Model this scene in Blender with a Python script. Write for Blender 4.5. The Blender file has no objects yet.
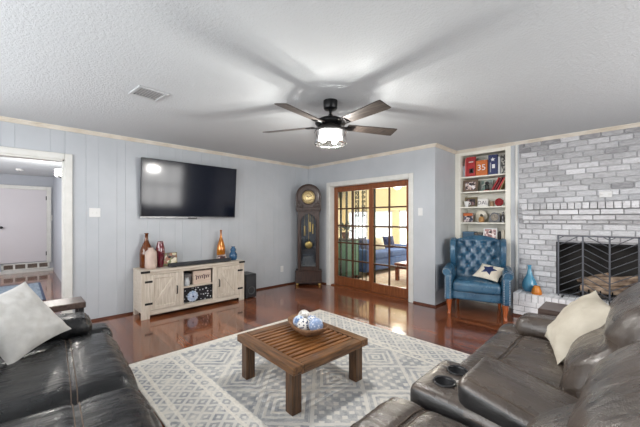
import bpy, math, random
from mathutils import Matrix, Vector, noise
from mathutils.bvhtree import BVHTree
random.seed(7)
PI = math.pi
R = math.radians
SC = bpy.context.scene
COL = SC.collection

# ------------------------------------------------------------------ camera
cam_d = bpy.data.cameras.new('camera')
cam = bpy.data.objects.new('camera', cam_d)
COL.objects.link(cam)
cam.location = (4.858, -4.425, 1.311)
cam.rotation_euler = (PI / 2, 0, R(45.474))
cam_d.sensor_width = 36
cam_d.lens = 305.7 / 640 * 36
cam_d.shift_y = 0.0093
cam_d.clip_start = 0.02
SC.camera = cam

# ------------------------------------------------------------------ world, daylight, exposure
w = bpy.data.worlds.new('sky')
SC.world = w
w.use_nodes = True
wn = w.node_tree.nodes
wn['Background'].inputs[0].default_value = (0.97, 0.98, 1.0, 1)
wn['Background'].inputs[1].default_value = 2.0
SC.view_settings.view_transform = 'Standard'
SC.view_settings.look = 'None'
SC.view_settings.gamma = 1
SC.view_settings.exposure = 0.32


def area(name, loc, rot, sx, sy, power, col=(1, 1, 1)):
    l = bpy.data.lights.new(name, 'AREA')
    l.shape = 'RECTANGLE'
    l.size, l.size_y = sx, sy
    l.energy = power
    l.color = col
    o = bpy.data.objects.new(name, l)
    o.location = loc
    o.rotation_euler = rot
    COL.objects.link(o)
    return o


def point(name, loc, power, col=(1, 1, 1), r=0.04):
    l = bpy.data.lights.new(name, 'POINT')
    l.energy = power
    l.color = col
    l.shadow_soft_size = r
    o = bpy.data.objects.new(name, l)
    o.location = loc
    COL.objects.link(o)
    return o


# daylight entering through the room's windows (behind and to the right of the viewpoint)
area('daylight_right', (6.66, -1.75, 1.5), (0, R(90), 0), 1.5, 2.9, 75, (1.0, 0.98, 0.95))
area('daylight_front', (2.6, -5.76, 1.5), (R(90), 0, 0), 4.2, 1.5, 100, (0.98, 0.99, 1.0))
area('daylight_sunroom', (-0.3, 4.86, 1.5), (R(-90), 0, 0), 4.4, 1.6, 330, (1.0, 0.98, 0.94))


# ------------------------------------------------------------------ materials
class S:
    """tiny wrapper so node sockets can be used in arithmetic"""
    def __init__(s, nt, sock): s.nt, s.s = nt, sock
    def op(s, o, b=None, c=None):
        n = s.nt.nodes.new('ShaderNodeMath'); n.operation = o
        s.nt.links.new(s.s, n.inputs[0])
        for i, x in ((1, b), (2, c)):
            if x is None: continue
            if isinstance(x, S): s.nt.links.new(x.s, n.inputs[i])
            else: n.inputs[i].default_value = x
        return S(s.nt, n.outputs[0])
    def __add__(s, b): return s.op('ADD', b)
    def __sub__(s, b): return s.op('SUBTRACT', b)
    def __mul__(s, b): return s.op('MULTIPLY', b)
    def __truediv__(s, b): return s.op('DIVIDE', b)
    def abs(s): return s.op('ABSOLUTE')
    def lt(s, b): return s.op('LESS_THAN', b)
    def gt(s, b): return s.op('GREATER_THAN', b)
    def pp(s, b): return s.op('PINGPONG', b)
    def frac(s): return s.op('FRACT')
    def mn(s, b): return s.op('MINIMUM', b)
    def mx(s, b): return s.op('MAXIMUM', b)


def new_mat(name):
    m = bpy.data.materials.new(name)
    m.use_nodes = True
    nt = m.node_tree
    return m, nt, nt.nodes['Principled BSDF']


def rgba(c): return (c[0], c[1], c[2], 1)


def srgb(r, g, b):
    f = lambda x: (x / 255 / 12.92) if x / 255 <= 0.04045 else ((x / 255 + 0.055) / 1.055) ** 2.4
    return (f(r), f(g), f(b))


def coords(nt, scale=(1, 1, 1), rot=(0, 0, 0)):
    tc = nt.nodes.new('ShaderNodeTexCoord')
    mp = nt.nodes.new('ShaderNodeMapping')
    mp.inputs['Scale'].default_value = scale
    mp.inputs['Rotation'].default_value = rot
    nt.links.new(tc.outputs['Object'], mp.inputs[0])
    return mp.outputs[0]


def tex_noise(nt, vec, scale, detail=4, rough=0.55):
    n = nt.nodes.new('ShaderNodeTexNoise')
    n.inputs['Scale'].default_value = scale
    n.inputs['Detail'].default_value = detail
    n.inputs['Roughness'].default_value = rough
    nt.links.new(vec, n.inputs['Vector'])
    return n.outputs[0]


def mix(nt, fac, a, b):
    n = nt.nodes.new('ShaderNodeMix'); n.data_type = 'RGBA'
    if isinstance(fac, (int, float)): n.inputs[0].default_value = fac
    else: nt.links.new(fac.s if isinstance(fac, S) else fac, n.inputs[0])
    for i, x in ((6, a), (7, b)):
        if isinstance(x, tuple): n.inputs[i].default_value = rgba(x)
        else: nt.links.new(x, n.inputs[i])
    return n.outputs[2]


def ramp(nt, fac, lo, hi):
    n = nt.nodes.new('ShaderNodeMapRange')
    n.inputs[1].default_value = lo; n.inputs[2].default_value = hi
    nt.links.new(fac.s if isinstance(fac, S) else fac, n.inputs[0])
    return n.outputs[0]


def bump(nt, b, h, strength, dist=0.01):
    n = nt.nodes.new('ShaderNodeBump')
    n.inputs['Strength'].default_value = strength
    n.inputs['Distance'].default_value = dist
    nt.links.new(h.s if isinstance(h, S) else h, n.inputs['Height'])
    nt.links.new(n.outputs[0], b.inputs['Normal'])


def mat(name, c1, c2=None, scale=6, stretch=(1, 1, 1), rough=0.5, metal=0, bmp=0, bscale=60, coat=0,
        lo=0.35, hi=0.65, spec=0.5, dist=0.01, crough=0.1):
    m, nt, b = new_mat(name)
    b.inputs['Roughness'].default_value = rough
    b.inputs['Metallic'].default_value = metal
    b.inputs['Coat Weight'].default_value = coat
    b.inputs['Coat Roughness'].default_value = crough
    b.inputs['Specular IOR Level'].default_value = spec
    b.inputs['Base Color'].default_value = rgba(c1)
    v = coords(nt, stretch)
    if c2 is not None:
        nt.links.new(mix(nt, ramp(nt, tex_noise(nt, v, scale), lo, hi), c1, c2), b.inputs['Base Color'])
    if bmp:
        bump(nt, b, tex_noise(nt, v, bscale, 3), bmp, dist)
    return m


def emit(name, c, strength):
    m, nt, b = new_mat(name)
    b.inputs['Base Color'].default_value = rgba(c)
    b.inputs['Emission Color'].default_value = rgba(c)
    b.inputs['Emission Strength'].default_value = strength
    return m


def glass_mat(name, tint=(1, 1, 1), refl=0.06, rough=0.02):
    """thin pane: transparent with a fresnel reflection"""
    m, nt, b = new_mat(name)
    nt.nodes.remove(b)
    out = nt.nodes['Material Output']
    t = nt.nodes.new('ShaderNodeBsdfTransparent'); t.inputs[0].default_value = rgba(tint)
    g = nt.nodes.new('ShaderNodeBsdfGlossy'); g.inputs['Roughness'].default_value = rough
    f = nt.nodes.new('ShaderNodeFresnel'); f.inputs[0].default_value = 1.45
    mx = nt.nodes.new('ShaderNodeMixShader')
    s = S(nt, f.outputs[0]) * (refl / 0.06)
    nt.links.new(s.s, mx.inputs[0])
    nt.links.new(t.outputs[0], mx.inputs[1]); nt.links.new(g.outputs[0], mx.inputs[2])
    nt.links.new(mx.outputs[0], out.inputs[0])
    return m


def leather(name, c1, c2, rough=0.36, wr=0.5, spec=0.8):
    m, nt, b = new_mat(name)
    v = coords(nt)
    big = tex_noise(nt, v, 5, 5, 0.6)
    nt.links.new(mix(nt, ramp(nt, big, 0.35, 0.7), c1, c2), b.inputs['Base Color'])
    rr = S(nt, tex_noise(nt, v, 9, 3)) * 0.25 + (rough - 0.12)
    nt.links.new(rr.s, b.inputs['Roughness'])
    b.inputs['Specular IOR Level'].default_value = spec
    b.inputs['Coat Weight'].default_value = 0.15
    b.inputs['Coat Roughness'].default_value = 0.15
    vo = nt.nodes.new('ShaderNodeTexVoronoi'); vo.inputs['Scale'].default_value = 260
    nt.links.new(v, vo.inputs['Vector'])
    v2 = coords(nt, (1, 3.2, 2))
    wv = S(nt, tex_noise(nt, v2, 5, 2.5, 0.5))
    h = wv * wr + S(nt, vo.outputs[0]) * 0.05
    bump(nt, b, h, 0.55, 0.03)
    return m


def wood(name, c1, c2, axis=0, rough=0.4, coat=0.0, scale=4, bmp=0.1):
    st = [14, 14, 14]; st[axis] = 1.2
    return mat(name, c1, c2, scale, tuple(st), rough, 0, bmp, scale * 2, coat, 0.3, 0.7, 0.4, 0.005)


def ceiling_mat():
    m, nt, b = new_mat('textured_ceiling_paint')
    b.inputs['Base Color'].default_value = rgba((0.545, 0.57, 0.59))
    b.inputs['Roughness'].default_value = 0.75
    v = coords(nt)
    n1 = S(nt, ramp(nt, tex_noise(nt, v, 60, 3, 0.6), 0.40, 0.64))
    n2 = S(nt, tex_noise(nt, v, 110, 2))
    bump(nt, b, n1 + n2 * 0.3, 0.32, 0.006)
    return m


def floor_mat():
    m, nt, b = new_mat('glossy_red_brown_plank_floor')
    v = coords(nt)
    br = nt.nodes.new('ShaderNodeTexBrick')
    br.offset = 0.37; br.squash = 1
    br.inputs['Scale'].default_value = 1
    br.inputs['Brick Width'].default_value = 1.1
    br.inputs['Row Height'].default_value = 0.095
    br.inputs['Mortar Size'].default_value = 0.0022
    br.inputs['Mortar Smooth'].default_value = 0.2
    br.inputs['Bias'].default_value = 0.0
    br.inputs['Color1'].default_value = rgba(srgb(160, 94, 58))
    br.inputs['Color2'].default_value = rgba(srgb(102, 54, 33))
    br.inputs['Mortar'].default_value = rgba(srgb(40, 16, 10))
    nt.links.new(v, br.inputs['Vector'])
    g = tex_noise(nt, coords(nt, (1.5, 22, 1)), 3.2, 5, 0.65)
    c = mix(nt, S(nt, ramp(nt, g, 0.3, 0.75)) * 0.5, br.outputs[0], srgb(72, 36, 22))
    nt.links.new(c, b.inputs['Base Color'])
    rr = S(nt, tex_noise(nt, v, 3, 3)) * 0.1 + 0.10
    nt.links.new(rr.s, b.inputs['Roughness'])
    b.inputs['Specular IOR Level'].default_value = 0.6
    b.inputs['Coat Weight'].default_value = 0.65
    b.inputs['Coat Roughness'].default_value = 0.03
    bump(nt, b, S(nt, br.outputs[1]) * -1.0, 0.25, 0.002)
    return m


def rug_mat(W, H):
    """faded cream and grey-blue geometric rug; local origin at the rug centre"""
    m, nt, b = new_mat('faded_geometric_rug')
    tc = nt.nodes.new('ShaderNodeTexCoord')
    sp = nt.nodes.new('ShaderNodeSeparateXYZ')
    nt.links.new(tc.outputs['Object'], sp.inputs[0])
    v = coords(nt)
    wob = (S(nt, tex_noise(nt, v, 14, 3)) - 0.5) * 0.025
    x = S(nt, sp.outputs[0]) + wob
    y = S(nt, sp.outputs[1]) + wob * -1
    x0_, y0_ = x, y
    # interior: large diamonds made of nested chevron bands
    d = (x + 10).pp(0.27) + (y + 10).pp(0.27)
    bands = ((d * 14).frac() - 0.5).abs().gt(0.27)
    big = ((x + 10).pp(0.27) - (y + 10.27).pp(0.27)).abs().lt(0.02)
    small = ((x * 1 + 10).pp(0.036) + (y + 10).pp(0.036)).lt(0.026)
    sel = ((d * 1.85).frac()).gt(0.55)
    inter = bands * sel + small * (sel * -1 + 1)
    inter = inter.mx(big)
    # border along the two long edges
    ay = y.abs()
    inb = ay.gt(H / 2 - 0.46)
    zig = ((x + 10).pp(0.06) + (ay * -1 + 10).pp(0.06))
    bz = ((zig * 17).frac() - 0.5).abs().gt(0.22)
    line = (ay - (H / 2 - 0.44)).abs().lt(0.016).mx((ay - (H / 2 - 0.36)).abs().lt(0.012))
    line = line.mx((ay - (H / 2 - 0.10)).abs().lt(0.014)).mx(ay.gt(H / 2 - 0.03))
    line = line.mx(x.abs().gt(W / 2 - 0.1))
    pat = inb * bz + (inb * -1 + 1) * inter
    fade = S(nt, ramp(nt, tex_noise(nt, v, 5.5, 6, 0.75), 0.36, 0.60))
    fine = S(nt, ramp(nt, tex_noise(nt, v, 60, 4, 0.8), 0.36, 0.62))
    dark = mix(nt, ramp(nt, tex_noise(nt, v, 6, 4, 0.7), 0.35, 0.65), srgb(116, 123, 134), srgb(168, 167, 163))
    light = mix(nt, fine, srgb(240, 236, 226), srgb(218, 213, 203))
    ground = mix(nt, fade, srgb(218, 215, 208), srgb(180, 183, 187))
    fac = (pat * 0.85)
    c = mix(nt, fac * (fine * 0.45 + 0.5), ground, light)
    c = mix(nt, (fade * (pat * -1 + 1)) * (fine * 0.6 + 0.4) * 0.95, c, dark)
    c = mix(nt, line * 0.85, c, light)
    nt.links.new(c, b.inputs['Base Color'])
    b.inputs['Roughness'].default_value = 0.95
    b.inputs['Specular IOR Level'].default_value = 0.1
    bump(nt, b, S(nt, tex_noise(nt, v, 300, 2)) + pat * 0.5, 0.4, 0.004)
    return m


def brick_mat(name, dark, light, speck):
    m, nt, b = new_mat(name)
    at = nt.nodes.new('ShaderNodeAttribute'); at.attribute_name = 'tone'
    v = coords(nt, (1, 1, 4.5))
    n1 = S(nt, tex_noise(nt, v, 16, 5, 0.7))
    f = S(nt, at.outputs['Fac']) + (n1 - 0.5) * 1.2
    c = mix(nt, ramp(nt, f, 0.0, 1.0), dark, light)
    c = mix(nt, ramp(nt, tex_noise(nt, coords(nt), 70, 3), 0.62, 0.75), c, speck)
    nt.links.new(c, b.inputs['Base Color'])
    b.inputs['Roughness'].default_value = 0.85
    bump(nt, b, tex_noise(nt, coords(nt), 45, 4, 0.7), 0.5, 0.008)
    return m


def photo_mat(name, cols, scale=18):
    """blurred colours of a small printed photograph"""
    m, nt, b = new_mat(name)
    v = coords(nt)
    n = nt.nodes.new('ShaderNodeTexVoronoi'); n.inputs['Scale'].default_value = scale
    nt.links.new(v, n.inputs['Vector'])
    cr = nt.nodes.new('ShaderNodeValToRGB'); cr.color_ramp.interpolation = 'CONSTANT'
    el = cr.color_ramp.elements
    el[0].color = rgba(cols[0]); el[1].color = rgba(cols[1]); el[1].position = 1 / len(cols)
    for i, c in enumerate(cols[2:], 2):
        e = el.new(i / len(cols)); e.color = rgba(c)
    sx = nt.nodes.new('ShaderNodeSeparateColor'); nt.links.new(n.outputs['Color'], sx.inputs[0])
    nt.links.new(sx.outputs[0], cr.inputs[0])
    nt.links.new(cr.outputs[0], b.inputs['Base Color'])
    b.inputs['Roughness'].default_value = 0.3
    return m


WALLC = srgb(183, 187, 192)
m_wall = mat('pale_blue_grey_paint', WALLC, srgb(177, 182, 187), 3, rough=0.42, bmp=0.03, bscale=150)
m_hallwall = mat('hall_grey_paint', srgb(172, 176, 184), None, rough=0.6)
m_ceil = ceiling_mat()
m_floor = floor_mat()
m_trim = mat('off_white_trim_paint', srgb(216, 216, 212), srgb(208, 208, 203), 8, rough=0.4)
m_crown = mat('beige_crown_paint', srgb(216, 210, 199), srgb(200, 190, 174), 5, (1, 1, 1), 0.5)
m_shoe = wood('brown_shoe_moulding', srgb(96, 52, 34), srgb(70, 36, 24), 1, 0.35)
m_doorwood = wood('orange_brown_door_wood', srgb(140, 82, 46), srgb(100, 54, 28), 2, 0.35, 0.2)
m_muntin = wood('dark_muntin_wood', srgb(84, 50, 30), srgb(60, 34, 20), 2, 0.4)
m_pane = glass_mat('door_glass', (0.97, 0.98, 0.97), 0.05)
m_shelfpaint = mat('cream_shelf_paint', srgb(230, 228, 218), srgb(224, 221, 209), 4, rough=0.45)
m_blackmetal = mat('black_metal', (0.012, 0.012, 0.013), None, rough=0.35, metal=0.6)
m_black = mat('matte_black', (0.012, 0.012, 0.014), None, rough=0.5)
m_blackgloss = mat('gloss_black_plastic', (0.02, 0.02, 0.022), None, rough=0.25)
m_dark = mat('soot_black', (0.012, 0.011, 0.011), (0.03, 0.028, 0.026), 6, rough=0.9)
m_whiteplastic = mat('white_plastic', (0.7, 0.7, 0.69), None, rough=0.35)
m_white = mat('plain_white_paint', (0.78, 0.78, 0.78), None, rough=0.5)
m_brass = mat('brass', (0.55, 0.38, 0.13), None, rough=0.28, metal=1)
m_chrome = mat('steel', (0.5, 0.5, 0.5), None, rough=0.25, metal=1)
m_leatherL = leather('black_leather', (0.005, 0.0053, 0.006), (0.012, 0.0125, 0.0135), 0.25, .9, .42)
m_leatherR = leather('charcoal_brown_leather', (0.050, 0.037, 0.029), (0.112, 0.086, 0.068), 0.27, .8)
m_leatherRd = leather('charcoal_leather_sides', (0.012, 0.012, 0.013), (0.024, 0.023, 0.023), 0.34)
m_stitch = mat('tan_thread', srgb(96, 82, 70), None, rough=0.8)
m_greyboard = wood('weathered_brown_board', srgb(98, 82, 74), srgb(62, 48, 44), 0, 0.35, 0.2)
m_tablewood = wood('dark_walnut_table_wood', srgb(138, 94, 54), srgb(54, 35, 20), 0, 0.35, 0.3)
m_tablewoody = wood('dark_walnut_table_wood_cross', srgb(138, 94, 54), srgb(54, 35, 20), 1, 0.35, 0.3)
m_tablewoodz = wood('dark_walnut_table_wood_leg', srgb(112, 78, 48), srgb(50, 34, 22), 2, 0.4, 0.2)
m_standwood = wood('whitewashed_oak', srgb(212, 204, 192), srgb(184, 172, 156), 1, 0.6)
m_standwoodz = wood('whitewashed_oak_upright', srgb(214, 206, 194), srgb(180, 168, 152), 2, 0.6)
m_clockwood = wood('dark_carved_oak', srgb(68, 45, 36), srgb(30, 20, 17), 2, 0.4, 0.2)
m_blade = wood('grey_brown_fan_blade', srgb(86, 78, 72), srgb(44, 38, 36), 0, 0.45)
m_blueleather = leather('blue_leather', srgb(34, 76, 104), srgb(58, 104, 132), 0.28, 0.4)
m_orangewood = wood('orange_stained_leg', srgb(176, 92, 40), srgb(140, 66, 26), 2, 0.3, 0.3)
m_canvas = mat('cream_canvas', srgb(226, 218, 202), srgb(212, 203, 186), 14, rough=0.9, bmp=0.25, bscale=220, spec=0.1)
m_greyfab = mat('pale_grey_linen', srgb(204, 203, 200), srgb(188, 187, 184), 10, rough=0.95, bmp=0.3, bscale=220, spec=0.1)
m_beigefab = mat('beige_velvet', srgb(214, 206, 190), srgb(196, 187, 170), 8, rough=0.9, bmp=0.2, bscale=160, spec=0.15)
m_navy = mat('navy', srgb(34, 48, 96), srgb(26, 38, 80), 12, rough=0.7)
m_brick = brick_mat('greywashed_brick', srgb(138, 138, 141), srgb(222, 223, 226), srgb(162, 157, 154))
m_brickw = brick_mat('whitewashed_brick', srgb(205, 205, 208), srgb(242, 243, 245), srgb(178, 174, 172))
m_mortar = mat('pale_mortar', srgb(184, 184, 187), srgb(166, 166, 170), 20, rough=0.95)


# ------------------------------------------------------------------ mesh building
def frame_from(d):
    d = Vector(d).normalized()
    up = Vector((0, 0, 1)) if abs(d.z) < 0.9 else Vector((1, 0, 0))
    a = up.cross(d).normalized()
    return a, d.cross(a)


class MB:
    def __init__(s):
        s.v, s.f, s.mi, s.sm, s.tone = [], [], [], [], []
        s.M = Matrix.Identity(4)

    def add(s, vs, fs, smooth=False, mi=0, tone=0.5):
        k = len(s.v)
        s.v += [s.M @ Vector(p) for p in vs]
        for f in fs:
            s.f.append([i + k for i in f]); s.mi.append(mi); s.sm.append(smooth); s.tone.append(tone)
        return s

    def box(s, x0, x1, y0, y1, z0, z1, c=0.0, mi=0, tone=0.5):
        if x1 < x0: x0, x1 = x1, x0
        if y1 < y0: y0, y1 = y1, y0
        if z1 < z0: z0, z1 = z1, z0
        if c <= 0:
            vs = [(x, y, z) for z in (z0, z1) for y in (y0, y1) for x in (x0, x1)]
            fs = [(0, 2, 3, 1), (4, 5, 7, 6), (0, 1, 5, 4), (2, 6, 7, 3), (0, 4, 6, 2), (1, 3, 7, 5)]
            return s.add(vs, fs, False, mi, tone)
        c = min(c, (x1 - x0) * .49, (y1 - y0) * .49, (z1 - z0) * .49)
        lo, hi = (x0, y0, z0), (x1, y1, z1)
        vs, idx = [], {}
        for cx in (0, 1):
            for cy in (0, 1):
                for cz in (0, 1):
                    co = [hi[0] if cx else lo[0], hi[1] if cy else lo[1], hi[2] if cz else lo[2]]
                    sg = [-1 if cx else 1, -1 if cy else 1, -1 if cz else 1]
                    for ax in range(3):       # vertex lying on the face normal to ax
                        p = [co[i] + (0 if i == ax else sg[i] * c) for i in range(3)]
                        idx[(cx, cy, cz, ax)] = len(vs); vs.append(p)
        fs = []
        for ax in range(3):
            a, b = [i for i in range(3) if i != ax]
            for side in (0, 1):
                q = []
                for (i, j) in ((0, 0), (1, 0), (1, 1), (0, 1)):
                    k = [0, 0, 0]; k[ax] = side; k[a] = i; k[b] = j
                    q.append(idx[(k[0], k[1], k[2], ax)])
                fs.append(q)
        for ax in range(3):                   # edge strips
            a, b = [i for i in range(3) if i != ax]
            for i in (0, 1):
                for j in (0, 1):
                    q = []
                    for e, sf in ((0, a), (1, a), (1, b), (0, b)):
                        k = [0, 0, 0]; k[ax] = e; k[a] = i; k[b] = j
                        q.append(idx[(k[0], k[1], k[2], sf)])
                    fs.append(q)
        for k in [(i, j, l) for i in (0, 1) for j in (0, 1) for l in (0, 1)]:
            fs.append([idx[k + (0,)], idx[k + (1,)], idx[k + (2,)]])
        ctr = Vector(((x0 + x1) / 2, (y0 + y1) / 2, (z0 + z1) / 2))
        out = []
        for f in fs:
            p = [Vector(vs[i]) for i in f]
            n = (p[1] - p[0]).cross(p[2] - p[0])
            out.append(f if n.dot(sum(p, Vector()) / len(p) - ctr) > 0 else f[::-1])
        return s.add(vs, out, False, mi, tone)

    def tube(s, pts, r, n=8, closed=False, mi=0):
        pts = [Vector(p) for p in pts]
        rs = r if isinstance(r, (list, tuple)) else [r] * len(pts)
        vs, fs, N = [], [], len(pts)
        pa = None
        for i, p in enumerate(pts):
            d = (pts[(i + 1) % N] - pts[i - 1]) if closed else (pts[min(i + 1, N - 1)] - pts[max(i - 1, 0)])
            if d.length < 1e-9: d = Vector((0, 0, 1))
            d.normalize()
            if pa is None: a, b = frame_from(d)
            else:
                a = (pa - d * pa.dot(d))
                a = a.normalized() if a.length > 1e-6 else frame_from(d)[0]
                b = d.cross(a)
            pa = a
            for k in range(n):
                t = 2 * PI * k / n
                vs.append(p + (a * math.cos(t) + b * math.sin(t)) * rs[i])
        for i in range(N if closed else N - 1):
            for k in range(n):
                j = (i + 1) % N
                fs.append((i * n + k, i * n + (k + 1) % n, j * n + (k + 1) % n, j * n + k))
        s.add(vs, fs, True, mi)
        if not closed:
            s.add(vs[:n], [tuple(range(n))[::-1]], False, mi)
            s.add(vs[-n:], [tuple(range(n))], False, mi)
        return s

    def cyl(s, p0, p1, r0, r1=None, n=16, mi=0):
        return s.tube([p0, p1], [r0, r0 if r1 is None else r1], n, False, mi)

    def lathe(s, prof, c=(0, 0, 0), n=28, mi=0, sx=1, sy=1, axis='z', cap=True):
        vs, fs, K = [], [], len(prof)
        for i, (r, h) in enumerate(prof):
            for k in range(n):
                t = 2 * PI * k / n
                x, y, z = r * math.cos(t) * sx, r * math.sin(t) * sy, h
                if axis == 'y': x, y, z = x, -z, y
                elif axis == 'x': x, y, z = z, x, y
                vs.append((x + c[0], y + c[1], z + c[2]))
        for i in range(K - 1):
            for k in range(n):
                fs.append((i * n + k, i * n + (k + 1) % n, (i + 1) * n + (k + 1) % n, (i + 1) * n + k))
        s.add(vs, fs, True, mi)
        if cap and prof[0][0] > 1e-5: s.add(vs[:n], [tuple(range(n))[::-1]], False, mi)
        if cap and prof[-1][0] > 1e-5: s.add(vs[-n:], [tuple(range(n))], False, mi)
        return s

    def prism(s, poly, d0, d1, plane='xz', mi=0):
        """extrude a 2-D outline along the axis left out of `plane`"""
        def P(a, b, d):
            return {'xz': (a, d, b), 'yz': (d, a, b), 'xy': (a, b, d)}[plane]
        n = len(poly)
        vs = [P(a, b, d0) for a, b in poly] + [P(a, b, d1) for a, b in poly]
        fs = [tuple(range(n)), tuple(range(n, 2 * n))[::-1]]
        for i in range(n):
            fs.append((i, i + n, (i + 1) % n + n, (i + 1) % n))
        return s.add(vs, fs, False, mi)

    def sphere(s, c, r, n=16, sz=1, mi=0):
        pr = [(max(r * math.sin(PI * i / n), 1e-6), -r * math.cos(PI * i / n) * sz) for i in range(n + 1)]
        return s.lathe(pr, c, max(12, n), mi)

    def rbox(s, c, size, r, n=14, fn=None, mi=0):
        """smooth rounded box; fn(local unit xyz, point, normal) -> displaced point"""
        hx, hy, hz = size[0] / 2, size[1] / 2, size[2] / 2
        r = min(r, hx, hy, hz)
        vs, fs, cache = [], [], {}

        def vert(u):
            key = tuple(round(q, 5) for q in u)
            if key in cache: return cache[key]
            p = Vector((u[0] * hx, u[1] * hy, u[2] * hz))
            q = Vector([max(-h + r, min(h - r, a)) for a, h in zip(p, (hx, hy, hz))])
            d = p - q
            nn = d.normalized() if d.length > 1e-9 else Vector(u).normalized()
            if d.length > 1e-9: p = q + nn * r
            if fn: p = fn(u, p, nn)
            cache[key] = len(vs); vs.append((p[0] + c[0], p[1] + c[1], p[2] + c[2]))
            return cache[key]
        g = [math.sin((-1 + 2 * i / n) * PI / 2) * 0.55 + (-1 + 2 * i / n) * 0.45 for i in range(n + 1)]
        g[0], g[-1] = -1.0, 1.0
        for ax in range(3):
            a, b = (ax + 1) % 3, (ax + 2) % 3
            for side in (-1, 1):
                for i in range(n):
                    for j in range(n):
                        q = []
                        for (p, t) in ((i, j), (i + 1, j), (i + 1, j + 1), (i, j + 1)):
                            u = [0, 0, 0]; u[ax] = side; u[a] = g[p]; u[b] = g[t]
                            q.append(vert(u))
                        fs.append(q if side > 0 else q[::-1])
        return s.add(vs, fs, True, mi)

    def pillow(s, w, h, t, n=26, seed=0, wr=0.012, mi=0):
        """soft square cushion in the local xz plane, thickness along y"""
        for side in (-1, 1):
            vs, fs = [], []
            for i in range(n + 1):
                for j in range(n + 1):
                    u, v = -1 + 2 * i / n, -1 + 2 * j / n
                    x = u * w / 2 * (1 - 0.10 * (1 - v * v))
                    z = v * h / 2 * (1 - 0.10 * (1 - u * u))
                    k = max(0, (1 - abs(u) ** 2.2) * (1 - abs(v) ** 2.2)) ** 0.55
                    nz = noise.noise(Vector((u * 2.2 + seed, v * 2.2, side * 3.1))) + 0.5 * noise.noise(Vector((u * 5 + seed, v * 5, side)))
                    y = side * (t / 2 * k + wr * nz * min(1, k * 1.6))
                    vs.append((x, y, z))
            for i in range(n):
                for j in range(n):
                    a = i * (n + 1) + j
                    q = (a, a + n + 1, a + n + 2, a + 1)
                    fs.append(q if side < 0 else q[::-1])
            s.add(vs, fs, True, mi)
        return s

    def bvh(s): return BVHTree.FromPolygons([tuple(p) for p in s.v], s.f)

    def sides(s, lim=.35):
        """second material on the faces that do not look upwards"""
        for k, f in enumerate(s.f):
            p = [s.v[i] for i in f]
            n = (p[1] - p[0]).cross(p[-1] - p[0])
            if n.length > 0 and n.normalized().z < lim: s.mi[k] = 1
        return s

    def build(s, name, m, parent=None, loc=None):
        me = bpy.data.meshes.new(name)
        me.from_pydata([tuple(p) for p in s.v], [], s.f)
        for x in (m if isinstance(m, (list, tuple)) else [m]): me.materials.append(x)
        me.polygons.foreach_set('material_index', s.mi)
        me.polygons.foreach_set('use_smooth', s.sm)
        at = me.attributes.new('tone', 'FLOAT', 'FACE')
        at.data.foreach_set('value', s.tone)
        me.update()
        o = bpy.data.objects.new(name, me)
        COL.objects.link(o)
        if parent: o.parent = parent
        if loc: o.location = loc
        return o


def tag(o, label, cat, group=None):
    o['label'] = label; o['category'] = cat
    if group: o['group'] = group
    return o


def thing(name, label, cat, loc=(0, 0, 0), rz=0, group=None):
    o = bpy.data.objects.new(name, None)
    o.empty_display_size = 0.1
    COL.objects.link(o)
    o.location = loc; o.rotation_euler = (0, 0, rz)
    return tag(o, label, cat, group)


def struct(name, mb, m, parent=None):
    o = mb.build(name, m, parent)
    if not parent: o['kind'] = 'structure'
    return o


def bx(*a, **k): return MB().box(*a, **k)


def flat_text(name, body, size, m, parent, loc, rot, ext=0.0008, sx=1.0):
    cu = bpy.data.curves.new(name, 'FONT')
    cu.body = body; cu.size = size; cu.extrude = ext
    cu.align_x = 'CENTER'; cu.align_y = 'CENTER'
    tmp = bpy.data.objects.new(name + '_tmp', cu)
    COL.objects.link(tmp)
    dg = bpy.context.evaluated_depsgraph_get()
    me = bpy.data.meshes.new_from_object(tmp.evaluated_get(dg))
    bpy.data.objects.remove(tmp)
    me.materials.clear(); me.materials.append(m)
    o = bpy.data.objects.new(name, me)
    COL.objects.link(o)
    o.parent = parent; o.location = loc; o.rotation_euler = rot; o.scale = (sx, 1, 1)
    return o


def star(r, cx=0, cz=0, k=0.42, rot=0):
    return [(cx + (r if i % 2 == 0 else r * k) * math.sin(PI * i / 5 + rot), cz + (r if i % 2 == 0 else r * k) * math.cos(PI * i / 5 + rot)) for i in range(10)]


# ================================================================== ROOM SHELL
H = 2.44
XJ, YJ = 2.81, 0.75
XR, YF = 6.55, -5.65
struct('floor', bx(-0.12, XR + .12, YF - .12, 1.2, -0.1, 0), m_floor)
struct('ceiling', bx(-0.12, XR + .12, YF - .12, 1.2, H, H + 0.1), m_ceil)

# left wall with vertical V-groove panelling and the doorway to the hall
DY0, DY1, DZ = -4.98, -4.03, 2.04
mb = MB()
gaps = [.13, .20, .10, .27, .16, .22, .11, .30, .14, .20]
y, i = YF, 0
cuts = [YF]
while y < -0.25:
    y += gaps[i % len(gaps)]; i += 1
    cuts.append(min(y, 0))
cuts = sorted(set([c for c in cuts if c < -0.15] + [0.0, DY0, DY1]))
for a, b in zip(cuts[:-1], cuts[1:]):
    mid = (a + b) / 2
    z0 = DZ if DY0 < mid < DY1 else 0
    mb.box(-0.12, 0, a, b, z0, H, 0.0035)
struct('wall_left', mb, m_wall)

# back wall with the opening for the french doors, and the jog beside it
OX0, OX1, OZ = 0.645, 2.385, 1.97
mb = MB()
mb.box(-0.12, OX0, 0, 0.16, 0, H); mb.box(OX1, XJ, 0, 0.16, 0, H); mb.box(OX0, OX1, 0, 0.16, OZ, H)
struct('wall_back', mb, m_wall)
mb = MB()
for a, b in ((0.16, .30), (.30, .52), (.52, .78), (.78, 1.2)): mb.box(XJ - 0.12, XJ, a, b, 0, H, 0.003)
struct('wall_return', mb, m_wall)
struct('wall_fireplace', bx(XJ, XR, 1.1, 1.2, 0, H), m_wall)

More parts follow.
